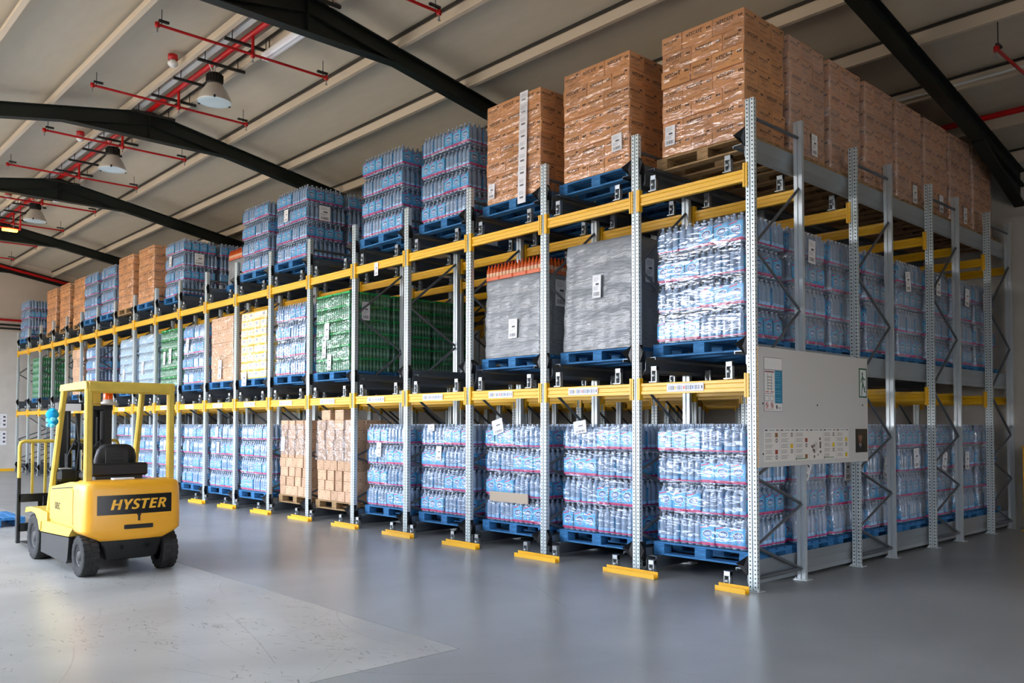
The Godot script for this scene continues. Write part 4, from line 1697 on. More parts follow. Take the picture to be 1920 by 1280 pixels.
func build_loads() -> void:
	var t: Node3D
	# floor level
	for b in 5:
		t = stack_on("water", b, 0, -0.16, "", "pallet_blue", b < 4)
		if b == 1:
			sheet(t, "paper_label", M.waybill, -0.24, 1.235, 0.20, 0.15, 0.02, 0.15)
		elif b == 2:
			sheet(t, "paper_label", M.waybill, -0.27, 1.24, 0.20, 0.19, 0.02, 0.25)
			var s := MB.new()
			s.box(Vector3.ZERO, Vector3(0.72, 0.13, 0.004), 0.001)
			var o := part("card_strip", s, M.beige_card, t, Vector3(-0.05, 0.325, 0.03))
			o.rotation = Vector3(0.05, 0, 0.0)
		elif b == 3:
			sheet(t, "paper_label", M.waybill, -0.28, 1.22, 0.15, 0.1, 0.02, 0.1)
			sheet(t, "paper_label", M.waybill, -0.10, 0.86, 0.12, 0.20, 0.02)
		elif b == 4:
			sheet(t, "paper_label", M.waybill, -0.18, 0.88, 0.12, 0.22, 0.02)
	t = stack_on("card", 5, 0, -0.10, "", "pallet_wood")
	var top := MB.new()
	for x in [-0.30, 0.12]:
		put("carton", carton_mesh("card", 0, 0.27, 0.168, 0.21), t, Vector3(x, 8 * 0.168, -0.12), rng.randfn(0.0, 0.02))
	sheet(t, "stretch_film", M.film_crisp, 0, 1.0, 1.09, 0.66, 0.018)
	t = stack_on("card", 6, 0, -0.16, "", "pallet_wood")
	sheet(t, "paper_label", M.waybill, -0.42, 0.92, 0.13, 0.26, 0.02)
	sheet(t, "stretch_film", M.film_crisp, 0, 1.0, 1.09, 0.55, 0.018)
	for b in range(7, 13):
		t = stack_on("water", b, 0, -0.05)
		if b in [8, 9, 10]:
			sheet(t, "paper_label", M.waybill, -0.1 - 0.1 * (b % 2), 0.80, 0.12, 0.22, 0.02)
		if b == 8:
			sheet(t, "paper_label", M.waybill, -0.16, 1.12, 0.12, 0.22, 0.02)
	stack_on("pale", 16, 0, -0.1)
	# middle level
	t = stack_on("water", 0, 1, -0.16, "", "pallet_blue", true)
	t = stack_on("grey", 1, 1, -0.18)
	sheet(t, "paper_label", M.waybill, 0.02, 0.74, 0.13, 0.27, 0.03)
	sheet(t, "paper_label", M.waybill, 0.545, 0.90, 0.16, 0.28, -0.30, 0.0, true)
	t = stack_on("orange", 2, 1, -0.14)
	sheet(t, "paper_label", M.waybill, 0.05, 0.36, 0.16, 0.25, 0.03)
	sheet(t, "paper_label", M.waybill, 0.55, 0.80, 0.20, 0.34, -0.35, 0.0, true)
	for k in 3:
		t = stack_on("green", 5, 1, -0.04 - 0.86 * k, "" if k == 0 else "sixth bay, %s" % ["", "behind the front stack", "third one back"][k])
		if k == 0:
			sheet(t, "paper_label", M.waybill, -0.14, 0.68, 0.15, 0.28, 0.02)
			sheet(t, "paper_label", M.waybill, -0.22, 0.38, 0.12, 0.28, 0.02)
			sheet(t, "paper_label", M.waybill, -0.05, 0.16, 0.12, 0.26, 0.02)
			sheet(t, "paper_label", M.waybill, 0.565, 0.98, 0.15, 0.30, -0.30, 0.0, true)
	stack_on("water", 6, 1, 0.0)
	t = stack_on("milk", 7, 1, 0.0)
	sheet(t, "paper_label", M.waybill, -0.32, 0.0, 0.20, 0.26, 0.03)
	t = stack_on("tall", 8, 1, -0.05)
	sheet(t, "paper_label", M.waybill, -0.05, 0.24, 0.15, 0.38, 0.02)
	t = stack_on("water", 9, 1, -0.02)
	sheet(t, "paper_label", M.waybill, -0.22, 0.86, 0.13, 0.26, 0.03)
	t = stack_on("green", 10, 1, -0.07)
	sheet(t, "paper_label", M.waybill, -0.25, 0.65, 0.13, 0.3, 0.02)
	sheet(t, "paper_label", M.waybill, 0.1, 0.68, 0.15, 0.34, 0.02)
	t = stack_on("pale", 11, 1, -0.07)
	sheet(t, "paper_label", M.waybill, -0.2, 0.5, 0.13, 0.3, 0.02)
	t = stack_on("pale", 12, 1, -0.1)
	sheet(t, "paper_label", M.waybill, -0.2, 0.4, 0.13, 0.25, 0.02)
	stack_on("water", 14, 1, -0.1)
	stack_on("tall", 15, 1, -0.15)
	stack_on("green", 18, 1, -0.1)
	# top level
	t = stack_on("coffee", 0, 2, -0.24, "", "pallet_wood")
	sheet(t, "paper_label", M.waybill, -0.40, 0.22, 0.13, 0.22, 0.02)
	t = stack_on("coffee", 1, 2, -0.16)
	sheet(t, "paper_label", M.waybill, 0.34, 0.30, 0.15, 0.20, 0.02, 0.06)
	t = stack_on("coffee", 2, 2, -0.15)
	sheet(t, "paper_label", M.waybill, -0.40, 0.17, 0.13, 0.20, 0.02)
	sheet(t, "paper_strip", M.waybill_long, 0.22, 0.62, 0.15, 1.46, 0.026, 0.0)
	stack_on("water", 3, 2, -0.14, "", "pallet_blue", true)
	stack_on("water", 4, 2, -0.02)
	t = stack_on("water", 6, 2, -0.02)
	sheet(t, "paper_label", M.waybill, -0.14, 0.82, 0.14, 0.22, 0.02)
	sheet(t, "paper_label", M.waybill, 0.56, 0.80, 0.22, 0.26, -0.36, 0.0, true)
	stack_on("water", 6, 2, -0.9, "seventh bay, behind the front stack")
	stack_on("water", 7, 2, -0.02)
	stack_on("orange", 8, 2, -0.40)
	t = stack_on("water", 10, 2, -0.15)
	sheet(t, "paper_label", M.waybill, -0.16, 0.82, 0.14, 0.24, 0.02)
	sheet(t, "paper_label", M.waybill, 0.56, 0.82, 0.22, 0.26, -0.36, 0.0, true)
	stack_on("water", 10, 2, -1.02, "eleventh bay, behind the front stack")
	stack_on("coffee", 11, 2, -0.02)
	stack_on("coffee", 12, 2, -0.02, "", "pallet_wood")
	stack_on("water", 13, 2, -0.04)
	stack_on("water", 14, 2, -0.04)
	for b in [15, 16, 17]:
		stack_on("coffee", b, 2, -0.15, "", "pallet_wood")
	stack_on("water", 19, 2, -0.02)
	# deep pallets along the open right end
	for k in range(1, 8):
		var z := -0.16 - k * 0.915
		var w := "%s one back along the open rack end" % ORD[k]
		for L in 2:
			t = stack_on("water", 0, L, z, w, "pallet_blue", false)
			sheet(t, "paper_label", M.waybill, 0.572, (1.02 if L == 1 else 0.78) + rng.randf_range(-0.05, 0.05), 0.15, 0.26, -0.22 - rng.randf() * 0.3, rng.randfn(0.0, 0.08) - (0.35 if L == 0 and k % 2 else 0.0), true)
		t = stack_on("coffee", 0, 2, z - 0.06, w, "pallet_wood", false)
		sheet(t, "paper_label", M.waybill, 0.545, 0.16 + rng.randf() * 0.05, 0.13, 0.24, -0.5, 0.0, true)
	# pallets farther back in the lanes, added to block light and darken the interior
	var back := [[0, range(1, 14)], [1, [1, 2, 6, 7, 8, 9, 10, 11, 12, 14, 15]], [2, [1, 2, 3, 4, 7, 11, 12]]]
	for e in back:
		for b in e[1]:
			for k in ([2, 3, 4] if b < 6 else [1, 2]):
				if e[0] != 0 and b <= 2 and k > 2:
					continue
				if e[0] == 0 and b < 5 and k == 1:
					continue
				stack_on("deep", b, e[0], -0.12 - 0.93 * k, "%s bay, %s one back" % [ORD[b], ORD[k]])
	# second pallets in the lanes next to it
	for b in range(1, 5):
		stack_on("water", b, 0, -1.06, "%s bay, behind the front stack" % ORD[b])
	for b in [1, 2]:
		stack_on("coffee", b, 2, -1.06, "%s bay, behind the front stack" % ORD[b])


# ---------------------------------------------------------------- forklift (faces -x; local origin under its middle)

func plan_ring(y: float, x0: float, xf: float, hw: float, r: float, bulge: float) -> PackedVector3Array:
	# counterclockwise seen from above: front-left corner, then along the +z side to the rear, round and back
	var o := PackedVector3Array()
	o.append(Vector3(x0, y, -hw)); o.append(Vector3(x0, y, hw))
	for k in 6:
		var a := PI / 2 * k / 5.0
		o.append(Vector3(xf - r + sin(a) * r, y, hw - r + cos(a) * r))
	for k in 5:
		var z := (hw - r) * (1.0 - 2.0 * (k + 1) / 6.0)
		o.append(Vector3(xf + bulge * (1.0 - pow(z / (hw - r), 2.0)), y, z))
	for k in 6:
		var a := PI / 2 * k / 5.0
		o.append(Vector3(xf - r + cos(a) * r, y, -hw + r - sin(a) * r))
	return o


func smooth_rings(b: MB, rings: Array) -> void:
	b.grid(rings, true)
	var e := rings.size() - 1
	for pair in [[0, Vector3.DOWN], [e, Vector3.UP]]:
		var ring: PackedVector3Array = rings[pair[0]]
		var c := Vector3.ZERO
		for p in ring:
			c += p / ring.size()
		for k in ring.size():
			b.to(c, ring[k], ring[(k + 1) % ring.size()], pair[1])


func wheel(t: Node3D, at: Vector3, r: float, w: float, s: float) -> void:
	var o := Node3D.new()
	o.name = "wheel"
	t.add_child(o, true)
	o.position = at
	o.rotation = Vector3(s * PI / 2, 0, 0)   # lathe axis y -> outward z
	var b := MB.new()
	b.lathe([Vector2(r * 0.55, -w * 0.5), Vector2(r * 0.9, -w * 0.5), Vector2(r * 0.97, -w * 0.42), Vector2(r * 0.97, w * 0.42), Vector2(r * 0.9, w * 0.5), Vector2(r * 0.58, w * 0.5), Vector2(r * 0.56, w * 0.36), Vector2(0, w * 0.36)], 32)
	for k in 20:
		var a := TAU * k / 20
		for side in [-1.0, 1.0]:
			b.T = Transform3D(Basis(Vector3.UP, a + (0.5 if side > 0 else 0.0) * TAU / 20), Vector3.ZERO)
			b.box(Vector3(0, side * w * 0.27, r * 0.965), Vector3(TAU * r / 20 * 0.72, w * 0.44, r * 0.07), 0.006)
	b.T = Transform3D.IDENTITY
	part("tyre", b, M.rubber, o)
	b = MB.new()
	b.lathe([Vector2(r * 0.57, w * 0.34), Vector2(r * 0.54, w * 0.40), Vector2(r * 0.46, w * 0.40), Vector2(r * 0.40, w * 0.28), Vector2(r * 0.26, w * 0.28), Vector2(r * 0.22, w * 0.44), Vector2(0, w * 0.45)], 24)
	for k in 6:
		b.lathe([Vector2(0.011, 0), Vector2(0.011, 0.016), Vector2(0, 0.018)], 6, Vector3(cos(TAU * k / 6) * r * 0.33, w * 0.28, sin(TAU * k / 6) * r * 0.33))
	part("hub", b, M.lift_hub, o)


func build_forklift() -> void:
	var t := thing("forklift", "yellow electric forklift truck seen from behind, parked on the pale floor slab", "forklift", Vector3(-5.9, 0.0, 4.07))
	var b := MB.new()
	# counterweight: cut away over the wheels at the foot
	var rings := []
	for k in [[0.375, 0.86, 0.33, 0.05], [0.385, 0.885, 0.345, 0.07], [0.44, 0.90, 0.46, 0.09], [0.475, 0.905, 0.505, 0.10], [0.50, 0.91, 0.512, 0.11], [0.60, 0.915, 0.515, 0.12], [0.80, 0.912, 0.513, 0.12], [0.92, 0.905, 0.51, 0.12], [0.97, 0.89, 0.50, 0.11], [0.995, 0.865, 0.48, 0.10], [1.01, 0.82, 0.45, 0.08]]:
		rings.append(plan_ring(k[0], 0.55, k[1], k[2], k[3], 0.03))
	smooth_rings(b, rings)
	part("counterweight", b, M.lift_yellow, t)
	b = MB.new()
	rings = []
	for k in [[0.165, 0.80, 0.24, 0.03], [0.18, 0.83, 0.27, 0.04], [0.36, 0.87, 0.32, 0.06], [0.378, 0.875, 0.325, 0.06]]:
		rings.append(plan_ring(k[0], 0.45, k[1], k[2], k[3], 0.03))
	smooth_rings(b, rings)
	for s in [-0.13, 0.13]:
		var turn := Transform3D(Basis(Vector3(0, -1, 0), Vector3(1, 0, 0), Vector3(0, 0, 1)), Vector3(0.885, 0.30, s))
		b.T = turn
		b.lathe([Vector2(0.028, -0.02), Vector2(0.028, 0.012), Vector2(0.018, 0.012), Vector2(0.018, -0.02)], 12)
	b.T = Transform3D.IDENTITY
	part("rear_bumper", b, M.lift_black, t)
	# name plate on the counterweight
	b = MB.new()
	b.grid([curve_row(0.655, 0.385), curve_row(0.86, 0.385)], false)
	part("name_plate", b, M.plate_black, t)
	put("lettering", letters("HYSTER", 0.175, 0.16, 0.62), t)
	(t.get_child(t.get_child_count() - 1) as MeshInstance3D).material_override = M.letter_yellow
	b = MB.new()
	b.box(Vector3(0.945, 0.52, -0.03), Vector3(0.02, 0.045, 0.30), 0.006)
	part("drawbar_slot", b, M.lift_black, t)
	b = MB.new()
	b.box(Vector3(0.95, 0.61, -0.03), Vector3(0.014, 0.06, 0.022), 0.004)
	b.lathe([Vector2(0.02, 0), Vector2(0.02, 0.02), Vector2(0, 0.024)], 8, Vector3(0.95, 0.64, -0.03))
	part("drawbar_pin", b, M.lift_black, t)
	# battery compartment and its cover
	b = MB.new()
	b.T = Transform3D.IDENTITY
	b.prism(PackedVector2Array([Vector2(-0.40, 0.50), Vector2(0.548, 0.50), Vector2(0.548, 0.985), Vector2(0.35, 0.985), Vector2(-0.36, 0.90), Vector2(-0.40, 0.87)]), -0.49, 0.49)
	part("battery_case", b, M.lift_faded, t)
	b = MB.new()
	for s in [-1.0, 1.0]:
		b.prism(PackedVector2Array([Vector2(-0.375, 0.535), Vector2(0.50, 0.535), Vector2(0.50, 0.90), Vector2(0.42, 0.915), Vector2(-0.345, 0.86), Vector2(-0.375, 0.84)]), s * 0.488, s * 0.506)
	part("side_panel", b, M.lift_faded, t)
	b = MB.new()
	for s in [-1.0, 1.0]:
		b.prism(PackedVector2Array([Vector2(-0.34, 0.868), Vector2(0.44, 0.925), Vector2(0.44, 0.937), Vector2(-0.34, 0.88)]), s * 0.486, s * 0.4935)
	part("panel_gap", b, M.lift_black, t)
	put("marking", letters_side("UEC", 0.10), t)
	(t.get_child(t.get_child_count() - 1) as MeshInstance3D).material_override = M.lift_black
	# sills, steps and front fenders
	for s in [-1.0, 1.0]:
		b = MB.new()
		b.prism(PackedVector2Array([Vector2(-0.72, 0.36), Vector2(0.40, 0.40), Vector2(0.50, 0.47), Vector2(0.55, 0.50), Vector2(-0.66, 0.50)]), s * 0.30, s * 0.515)
		part("sill", b, M.lift_faded, t)
		b = MB.new()
		b.prism(PackedVector2Array([Vector2(-0.72, 0.12), Vector2(0.28, 0.10), Vector2(0.33, 0.14), Vector2(0.38, 0.385), Vector2(-0.72, 0.345)]), s * 0.30, s * 0.505)
		part("step_skirt", b, M.lift_black, t)
		b = MB.new()
		b.prism(PackedVector2Array([Vector2(-1.38, 0.53), Vector2(-1.34, 0.595), Vector2(-1.10, 0.62), Vector2(-0.70, 0.62), Vector2(-0.40, 0.60), Vector2(-0.40, 0.50), Vector2(-0.66, 0.48), Vector2(-0.68, 0.37), Vector2(-0.735, 0.38), Vector2(-0.80, 0.48), Vector2(-0.92, 0.555), Vector2(-1.10, 0.565), Vector2(-1.28, 0.54)]), s * 0.30, s * 0.525)
		part("front_fender", b, M.lift_faded, t)
	b = MB.new()
	b.bb(Vector3(-1.1, 0.16, -0.30), Vector3(0.55, 0.50, 0.30))
	b.bb(Vector3(-1.0, 0.5, -0.30), Vector3(-0.4, 0.56, 0.30))
	part("chassis", b, M.lift_black, t)
	# wheels
	for s in [-1.0, 1.0]:
		wheel(t, Vector3(0.65, 0.217, s * 0.41), 0.217, 0.165, s)
		wheel(t, Vector3(-1.02, 0.268, s * 0.42), 0.268, 0.205, s)
	# overhead guard
	for s in [-1.0, 1.0]:
		b = MB.new()
		post(b, Vector3(0.74, 0.98, s * 0.43), Vector3(0.735, 2.0, s * 0.43), 0.07, 0.075)
		part("guard_post", b, M.lift_faded, t)
		b = MB.new()
		post(b, Vector3(-0.60, 0.56, s * 0.455), Vector3(-0.16, 2.0, s * 0.43), 0.07, 0.06)
		part("guard_post", b, M.lift_faded, t)
	b = MB.new()
	b.prism(PackedVector2Array([Vector2(-0.22, 1.985), Vector2(-0.19, 2.055), Vector2(0.72, 2.07), Vector2(0.765, 2.055), Vector2(0.775, 2.01), Vector2(0.775, 1.985)]), 0.40, 0.465)
	b.prism(PackedVector2Array([Vector2(-0.22, 1.985), Vector2(-0.19, 2.055), Vector2(0.72, 2.07), Vector2(0.765, 2.055), Vector2(0.775, 2.01), Vector2(0.775, 1.985)]), -0.40, -0.465)
	b.box(Vector3(0.745, 2.005, 0), Vector3(0.065, 0.125, 0.90), 0.02)
	b.box(Vector3(-0.17, 2.02, 0), Vector3(0.06, 0.07, 0.86), 0.015)
	part("guard_roof_frame", b, M.lift_faded, t)
	for k in 6:
		b = MB.new()
		b.box(Vector3(0.28, 2.03, -0.33 + k * 0.132), Vector3(0.9, 0.05, 0.014), 0.004)
		part("guard_bar", b, M.lift_faded, t)
	b = MB.new()
	b.box(Vector3(0.60, 1.89, 0.335), Vector3(0.012, 0.16, 0.13), 0.004)
	part("lamp_bracket", b, M.lift_faded, t)
	b = MB.new()
	b.lathe([Vector2(0, -0.02), Vector2(0.085, -0.02), Vector2(0.09, 0.0), Vector2(0.055, 0.012), Vector2(0.052, 0.035), Vector2(0, 0.035)], 20, Vector3(0.42, 1.85, 0.14))
	b.bb(Vector3(0.36, 1.826, 0.08), Vector3(0.606, 1.832, 0.37))
	var bc := part("beacon_base", b, M.bell, t)
	b = MB.new()
	b.lathe([Vector2(0.05, 0.035), Vector2(0.052, 0.06), Vector2(0.05, 0.065), Vector2(0.05, 0.12), Vector2(0.042, 0.142), Vector2(0.0, 0.15)], 20, Vector3(0.42, 1.85, 0.14))
	part("beacon_dome", b, M.amber, t).set_meta("label", "orange warning beacon dome")
	# seat
	b = MB.new()
	b.prism(PackedVector2Array([Vector2(0.30, 1.0), Vector2(0.44, 1.02), Vector2(0.50, 1.20), Vector2(0.475, 1.34), Vector2(0.43, 1.39), Vector2(0.38, 1.38), Vector2(0.36, 1.30), Vector2(0.36, 1.15)]), -0.10, 0.24)
	rings = []
	b = MB.new()
	for k in [[1.02, 0.40, 0.20], [1.12, 0.42, 0.225], [1.25, 0.45, 0.22], [1.33, 0.46, 0.20], [1.375, 0.455, 0.16], [1.39, 0.44, 0.12]]:
		var r := PackedVector3Array()
		for q in 16:
			var a := TAU * q / 16
			r.append(Vector3(k[1] + sin(a) * 0.065, k[0], 0.06 + signf(cos(a)) * pow(absf(cos(a)), 0.5) * k[2]))
		rings.append(r)
	smooth_rings(b, rings)
	part("seat_back", b, M.lift_black, t)
	b = MB.new()
	b.box(Vector3(0.522, 1.24, 0.07), Vector3(0.012, 0.17, 0.24), 0.005)
	for k in 4:
		b.box(Vector3(0.53, 1.19 + k * 0.033, 0.07), Vector3(0.008, 0.012, 0.15 - 0.02 * absf(k - 1.5)), 0.003)
	part("seat_shell_vent", b, M.dark_steel, t)
	b = MB.new()
	b.box(Vector3(0.10, 1.03, 0.05), Vector3(0.48, 0.12, 0.46), 0.04)
	part("seat_cushion", b, M.lift_black, t)
	b = MB.new()
	b.box(Vector3(0.56, 1.115, 0.06), Vector3(0.10, 0.14, 0.60), 0.02)
	b.box(Vector3(0.50, 1.03, 0.06), Vector3(0.16, 0.06, 0.5), 0.01)
	part("seat_mount", b, M.lift_black, t)
	b = MB.new()
	b.box(Vector3(0.66, 1.018, 0.05), Vector3(0.10, 0.02, 0.22), 0.004)
	part("paper_sheet", b, M.paper, t)
	# console, dashboard and steering wheel
	b = MB.new()
	b.box(Vector3(-0.46, 1.02, 0.33), Vector3(0.30, 0.14, 0.2), 0.03)
	b.box(Vector3(-0.60, 0.80, 0.05), Vector3(0.18, 0.5, 0.75), 0.03)
	part("dashboard", b, M.lift_black, t)
	b = MB.new()
	b.box(Vector3(-0.44, 1.095, 0.35), Vector3(0.16, 0.012, 0.13), 0.003)
	part("display_panel", b, M.bell, t)
	b = MB.new()
	var ringp := []
	for k in 25:
		var a := TAU * k / 24
		ringp.append(Vector3(-0.34 + cos(a) * 0.08, 1.24 + cos(a) * 0.11, 0.02 + sin(a) * 0.15))
	b.tube(ringp, 0.014, 8, false)
	b.tube([Vector3(-0.55, 1.0, 0.02), Vector3(-0.36, 1.22, 0.02)], 0.022, 8)
	b.tube([Vector3(-0.42, 1.13, 0.02), Vector3(-0.34, 1.24, 0.16)], 0.01, 6)
	b.tube([Vector3(-0.42, 1.13, 0.02), Vector3(-0.34, 1.24, -0.12)], 0.01, 6)
	part("steering_wheel", b, M.lift_black, t)
	b = MB.new()
	b.box(Vector3(-0.70, 1.22, 0.36), Vector3(0.03, 0.26, 0.06), 0.012)
	part("hanging_cloth", b, M.cloth, t)
	# mast
	for s in [-1.0, 1.0]:
		b = MB.new()
		b.bb(Vector3(-1.24, 0.10, s * 0.31), Vector3(-1.08, 1.86, s * 0.21), 0.008)
		b.bb(Vector3(-1.38, 0.10, s * 0.23), Vector3(-1.25, 1.84, s * 0.13), 0.008)
		part("mast_rail", b, M.lift_black, t)
		b = MB.new()
		b.tube([Vector3(-1.10, 0.2, s * 0.20), Vector3(-1.10, 1.25, s * 0.20)], 0.045, 12)
		b.tube([Vector3(-1.10, 1.25, s * 0.20), Vector3(-1.10, 1.78, s * 0.20)], 0.028, 10)
		part("lift_cylinder", b, M.lift_black, t)
		b = MB.new()
		b.tube([Vector3(-1.05, 1.70, s * 0.12), Vector3(-0.98, 1.35, s * 0.10), Vector3(-1.04, 1.0, s * 0.12), Vector3(-1.0, 0.7, s * 0.1)], 0.014, 8)
		b.tube([Vector3(-1.04, 1.2, s * 0.03), Vector3(-0.94, 1.36, s * 0.08), Vector3(-0.98, 1.42, s * 0.15), Vector3(-1.02, 1.22, s * 0.22), Vector3(-1.02, 0.9, s * 0.22)], 0.012, 8)
		part("hydraulic_hose", b, M.rubber, t)
		b = MB.new()
		b.tube([Vector3(-0.45, 0.75, s * 0.27), Vector3(-1.08, 0.95, s * 0.29)], 0.03, 10)
		part("tilt_cylinder", b, M.lift_black, t)
	b = MB.new()
	b.box(Vector3(-1.16, 1.835, 0), Vector3(0.16, 0.10, 0.64), 0.01)
	b.box(Vector3(-1.14, 1.32, 0), Vector3(0.05, 0.06, 0.62), 0.008)
	b.box(Vector3(-1.14, 0.55, 0), Vector3(0.05, 0.10, 0.62), 0.008)
	b.box(Vector3(-1.14, 0.2, 0), Vector3(0.05, 0.12, 0.62), 0.008)
	part("mast_crossbar", b, M.lift_black, t)
	b = MB.new()
	b.box(Vector3(-1.05, 1.82, 0.18), Vector3(0.012, 0.09, 0.22), 0.003)
	part("rating_plate", b, M.paper, t)
	b = MB.new()
	for s in [-0.06, 0.06]:
		b.box(Vector3(-1.20, 1.0, s), Vector3(0.03, 1.5, 0.05), 0.003)
	part("lift_chain", b, M.dark_steel, t)
	for c in t.get_children():
		for n in ["mast_rail", "lift_cylinder", "hydraulic_hose", "mast_crossbar", "rating_plate", "lift_chain"]:
			if String(c.name).begins_with(n):
				(c as Node3D).position.z = -0.07
	# carriage and load backrest
	b = MB.new()
	for y in [0.34, 0.70]:
		b.box(Vector3(-1.45, y, 0), Vector3(0.05, 0.10, 1.18), 0.006)
	for s in [-0.28, 0.28]:
		b.box(Vector3(-1.43, 0.52, s), Vector3(0.04, 0.4, 0.08), 0.005)
	for s in [-0.585, 0.585]:
		b.box(Vector3(-1.455, 0.55, s), Vector3(0.06, 0.80, 0.045), 0.006)
	part("carriage", b, M.lift_black, t)
	b = MB.new()
	b.tube([Vector3(-1.45, 0.74, 0.58), Vector3(-1.45, 1.34, 0.58), Vector3(-1.45, 1.385, 0.565), Vector3(-1.45, 1.40, 0.53), Vector3(-1.45, 1.40, -0.53), Vector3(-1.45, 1.385, -0.565), Vector3(-1.45, 1.34, -0.58), Vector3(-1.45, 0.74, -0.58)], 0.022, 8)
	part("load_backrest", b, M.lift_faded, t)
	for k in 7:
		b = MB.new()
		b.box(Vector3(-1.45, 1.06, 0.435 - k * 0.145), Vector3(0.016, 0.67, 0.032), 0.004)
		part("backrest_bar", b, M.lift_faded, t)
	for s in [-0.30, 0.30]:
		b = MB.new()
		b.bb(Vector3(-1.52, 0.05, s - 0.06), Vector3(-1.48, 0.72, s + 0.06), 0.005)
		b.prism(PackedVector2Array([Vector2(-1.48, 0.035), Vector2(-1.48, 0.085), Vector2(-2.50, 0.05), Vector2(-2.55, 0.035)]), s - 0.06, s + 0.06)
		part("fork", b, M.dark_steel, t)
	# plush toy hung on the left guard post
	var y := thing("plush_toy", "small bright blue plush toy tied to the forklift's left front guard post", "toy", Vector3(-6.06, 1.62, 4.605))
	b = MB.new()
	b.lathe(ball(0.07, 0.06), 14, Vector3(-0.02, 0.10, 0.01))
	for s in [-1.0, 1.0]:
		b.lathe(ball(0.026, 0.022), 10, Vector3(-0.02 + s * 0.05, 0.15, 0.01))
	part("head", b, M.toy_blue, y)
	b = MB.new()
	b.lathe(ball(0.052, 0.05), 14, Vector3(0.03, 0.02, 0.01))
	part("body", b, M.toy_blue, y)
	b = MB.new()
	for p in [Vector3(-0.035, -0.02, 0.04), Vector3(0.07, -0.025, 0.03), Vector3(0.085, 0.045, 0.03), Vector3(-0.02, 0.035, 0.05)]:
		b.lathe(ball(0.028, 0.024), 10, p)
	part("paw", b, M.toy_light, y)


func ball(r: float, h: float) -> Array:
	var o := []
	for k in 9:
		var a := -PI / 2 + PI * k / 8.0
		o.append(Vector2(cos(a) * r if k > 0 and k < 8 else 0.0, sin(a) * h))
	return o


func curve_row(y: float, hz: float) -> PackedVector3Array:
	var o := PackedVector3Array()
	for k in 13:
		var z := hz * (1.0 - 2.0 * k / 12.0)
		o.append(Vector3(0.917 + 0.03 * (1.0 - pow(z / 0.395, 2.0)), y, z))
	return o


func post(b: MB, a: Vector3, c: Vector3, w: float, d: float) -> void:
	var up := (c - a).normalized()
	var x := Vector3(up.y, -up.x, 0).normalized()
	var z := x.cross(up).normalized()
	b.T = Transform3D(Basis(x, up, z), (a + c) * 0.5)
	b.box(Vector3.ZERO, Vector3(w, a.distance_to(c) + 0.02, d), 0.015)
	b.T = Transform3D.IDENTITY


func text_arrays(s: String, h: float, shear: float, place: Callable) -> ArrayMesh:
	var tm := TextMesh.new()
	tm.text = s
	var f := SystemFont.new()
	f.font_names = ["Droid Sans"]
	f.font_weight = 700
	tm.font = f
	tm.font_size = 64
	tm.pixel_size = h / 46.0
	tm.depth = 0.012
	var a := tm.get_mesh_arrays()
	var v: PackedVector3Array = a[Mesh.ARRAY_VERTEX]
	for i in v.size():
		var p := v[i]
		v[i] = place.call(Vector3(p.x + shear * p.y, p.y, p.z))
	a[Mesh.ARRAY_VERTEX] = v
	var idx = a[Mesh.ARRAY_INDEX]
	var b := MB.new()
	for i in range(0, idx.size(), 3):
		# TextMesh is clockwise; MB wants counterclockwise
		b.t(v[idx[i]], v[idx[i + 2]], v[idx[i + 1]])
	var m := mesh([[b, M.lift_black]])
	return m


func letters(s: String, h: float, wide: float, y: float) -> ArrayMesh:
	return text_arrays(s, 0.105, 0.22, func(p: Vector3) -> Vector3:
		var z := -p.x * 1.12 - 0.035
		return Vector3(0.922 + 0.03 * (1.0 - pow(z / 0.395, 2.0)) + p.z, 0.758 + p.y, z))


func letters_side(s: String, h: float) -> ArrayMesh:
	return text_arrays(s, 0.075, 0.1, func(p: Vector3) -> Vector3: return Vector3(-0.06 + p.x, 0.70 + p.y, 0.5075 + p.z * 0.3))


# ---------------------------------------------------------------- notice board on the rack end

func build_board() -> void:
	var t := thing("notice_board", "large pale grey board with posters fixed to the right end of the rack", "notice board", Vector3(0.062, 1.197, 0.0))
	var b := MB.new()
	b.bb(Vector3(0, 0, -2.335), Vector3(0.018, 1.175, 0.005), 0.003)
	part("board_panel", b, M.board, t)
	b = MB.new()
	b.bb(Vector3(0.0, 0.002, 0.0045), Vector3(0.016, 1.173, 0.0075))
	part("board_edge", b, M.pallet_wood, t)
	b = MB.new()
	for p in [Vector2(0.62, -0.07), Vector2(0.13, -0.07), Vector2(0.64, -2.2), Vector2(0.26, -2.2), Vector2(0.62, -1.15), Vector2(0.1, -1.15)]:
		b.T = Transform3D(Basis(Vector3(0, -1, 0), Vector3(1, 0, 0), Vector3(0, 0, 1)), Vector3(0.018, p.x, p.y))
		b.lathe([Vector2(0.011, 0), Vector2(0.009, 0.004), Vector2(0, 0.005)], 8)
	part("screw", b, M.dark_steel, t)
	# posters: local (y0, y1, z0, z1)
	for k in [["safety_poster", M.poster_safety, 0.54, 1.08, -0.09, -0.44, "printed rack safety notice with blue column"], ["exit_sign", M.poster_exit, 0.725, 1.06, -2.12, -2.31, "green and white emergency exit sign"], ["portrait_photo", M.poster_man, 0.105, 0.37, -2.02, -2.31, "dark portrait photograph of a man in a suit"]]:
		poster(t, k[0], k[1], k[2], k[3], k[4], k[5]).set_meta("label", k[6])
	for k in 6:
		var z := -0.09 - k * 0.295
		poster(t, "instruction_sheet", M["sheet_%d" % k], 0.05, 0.375, z, z - 0.285)


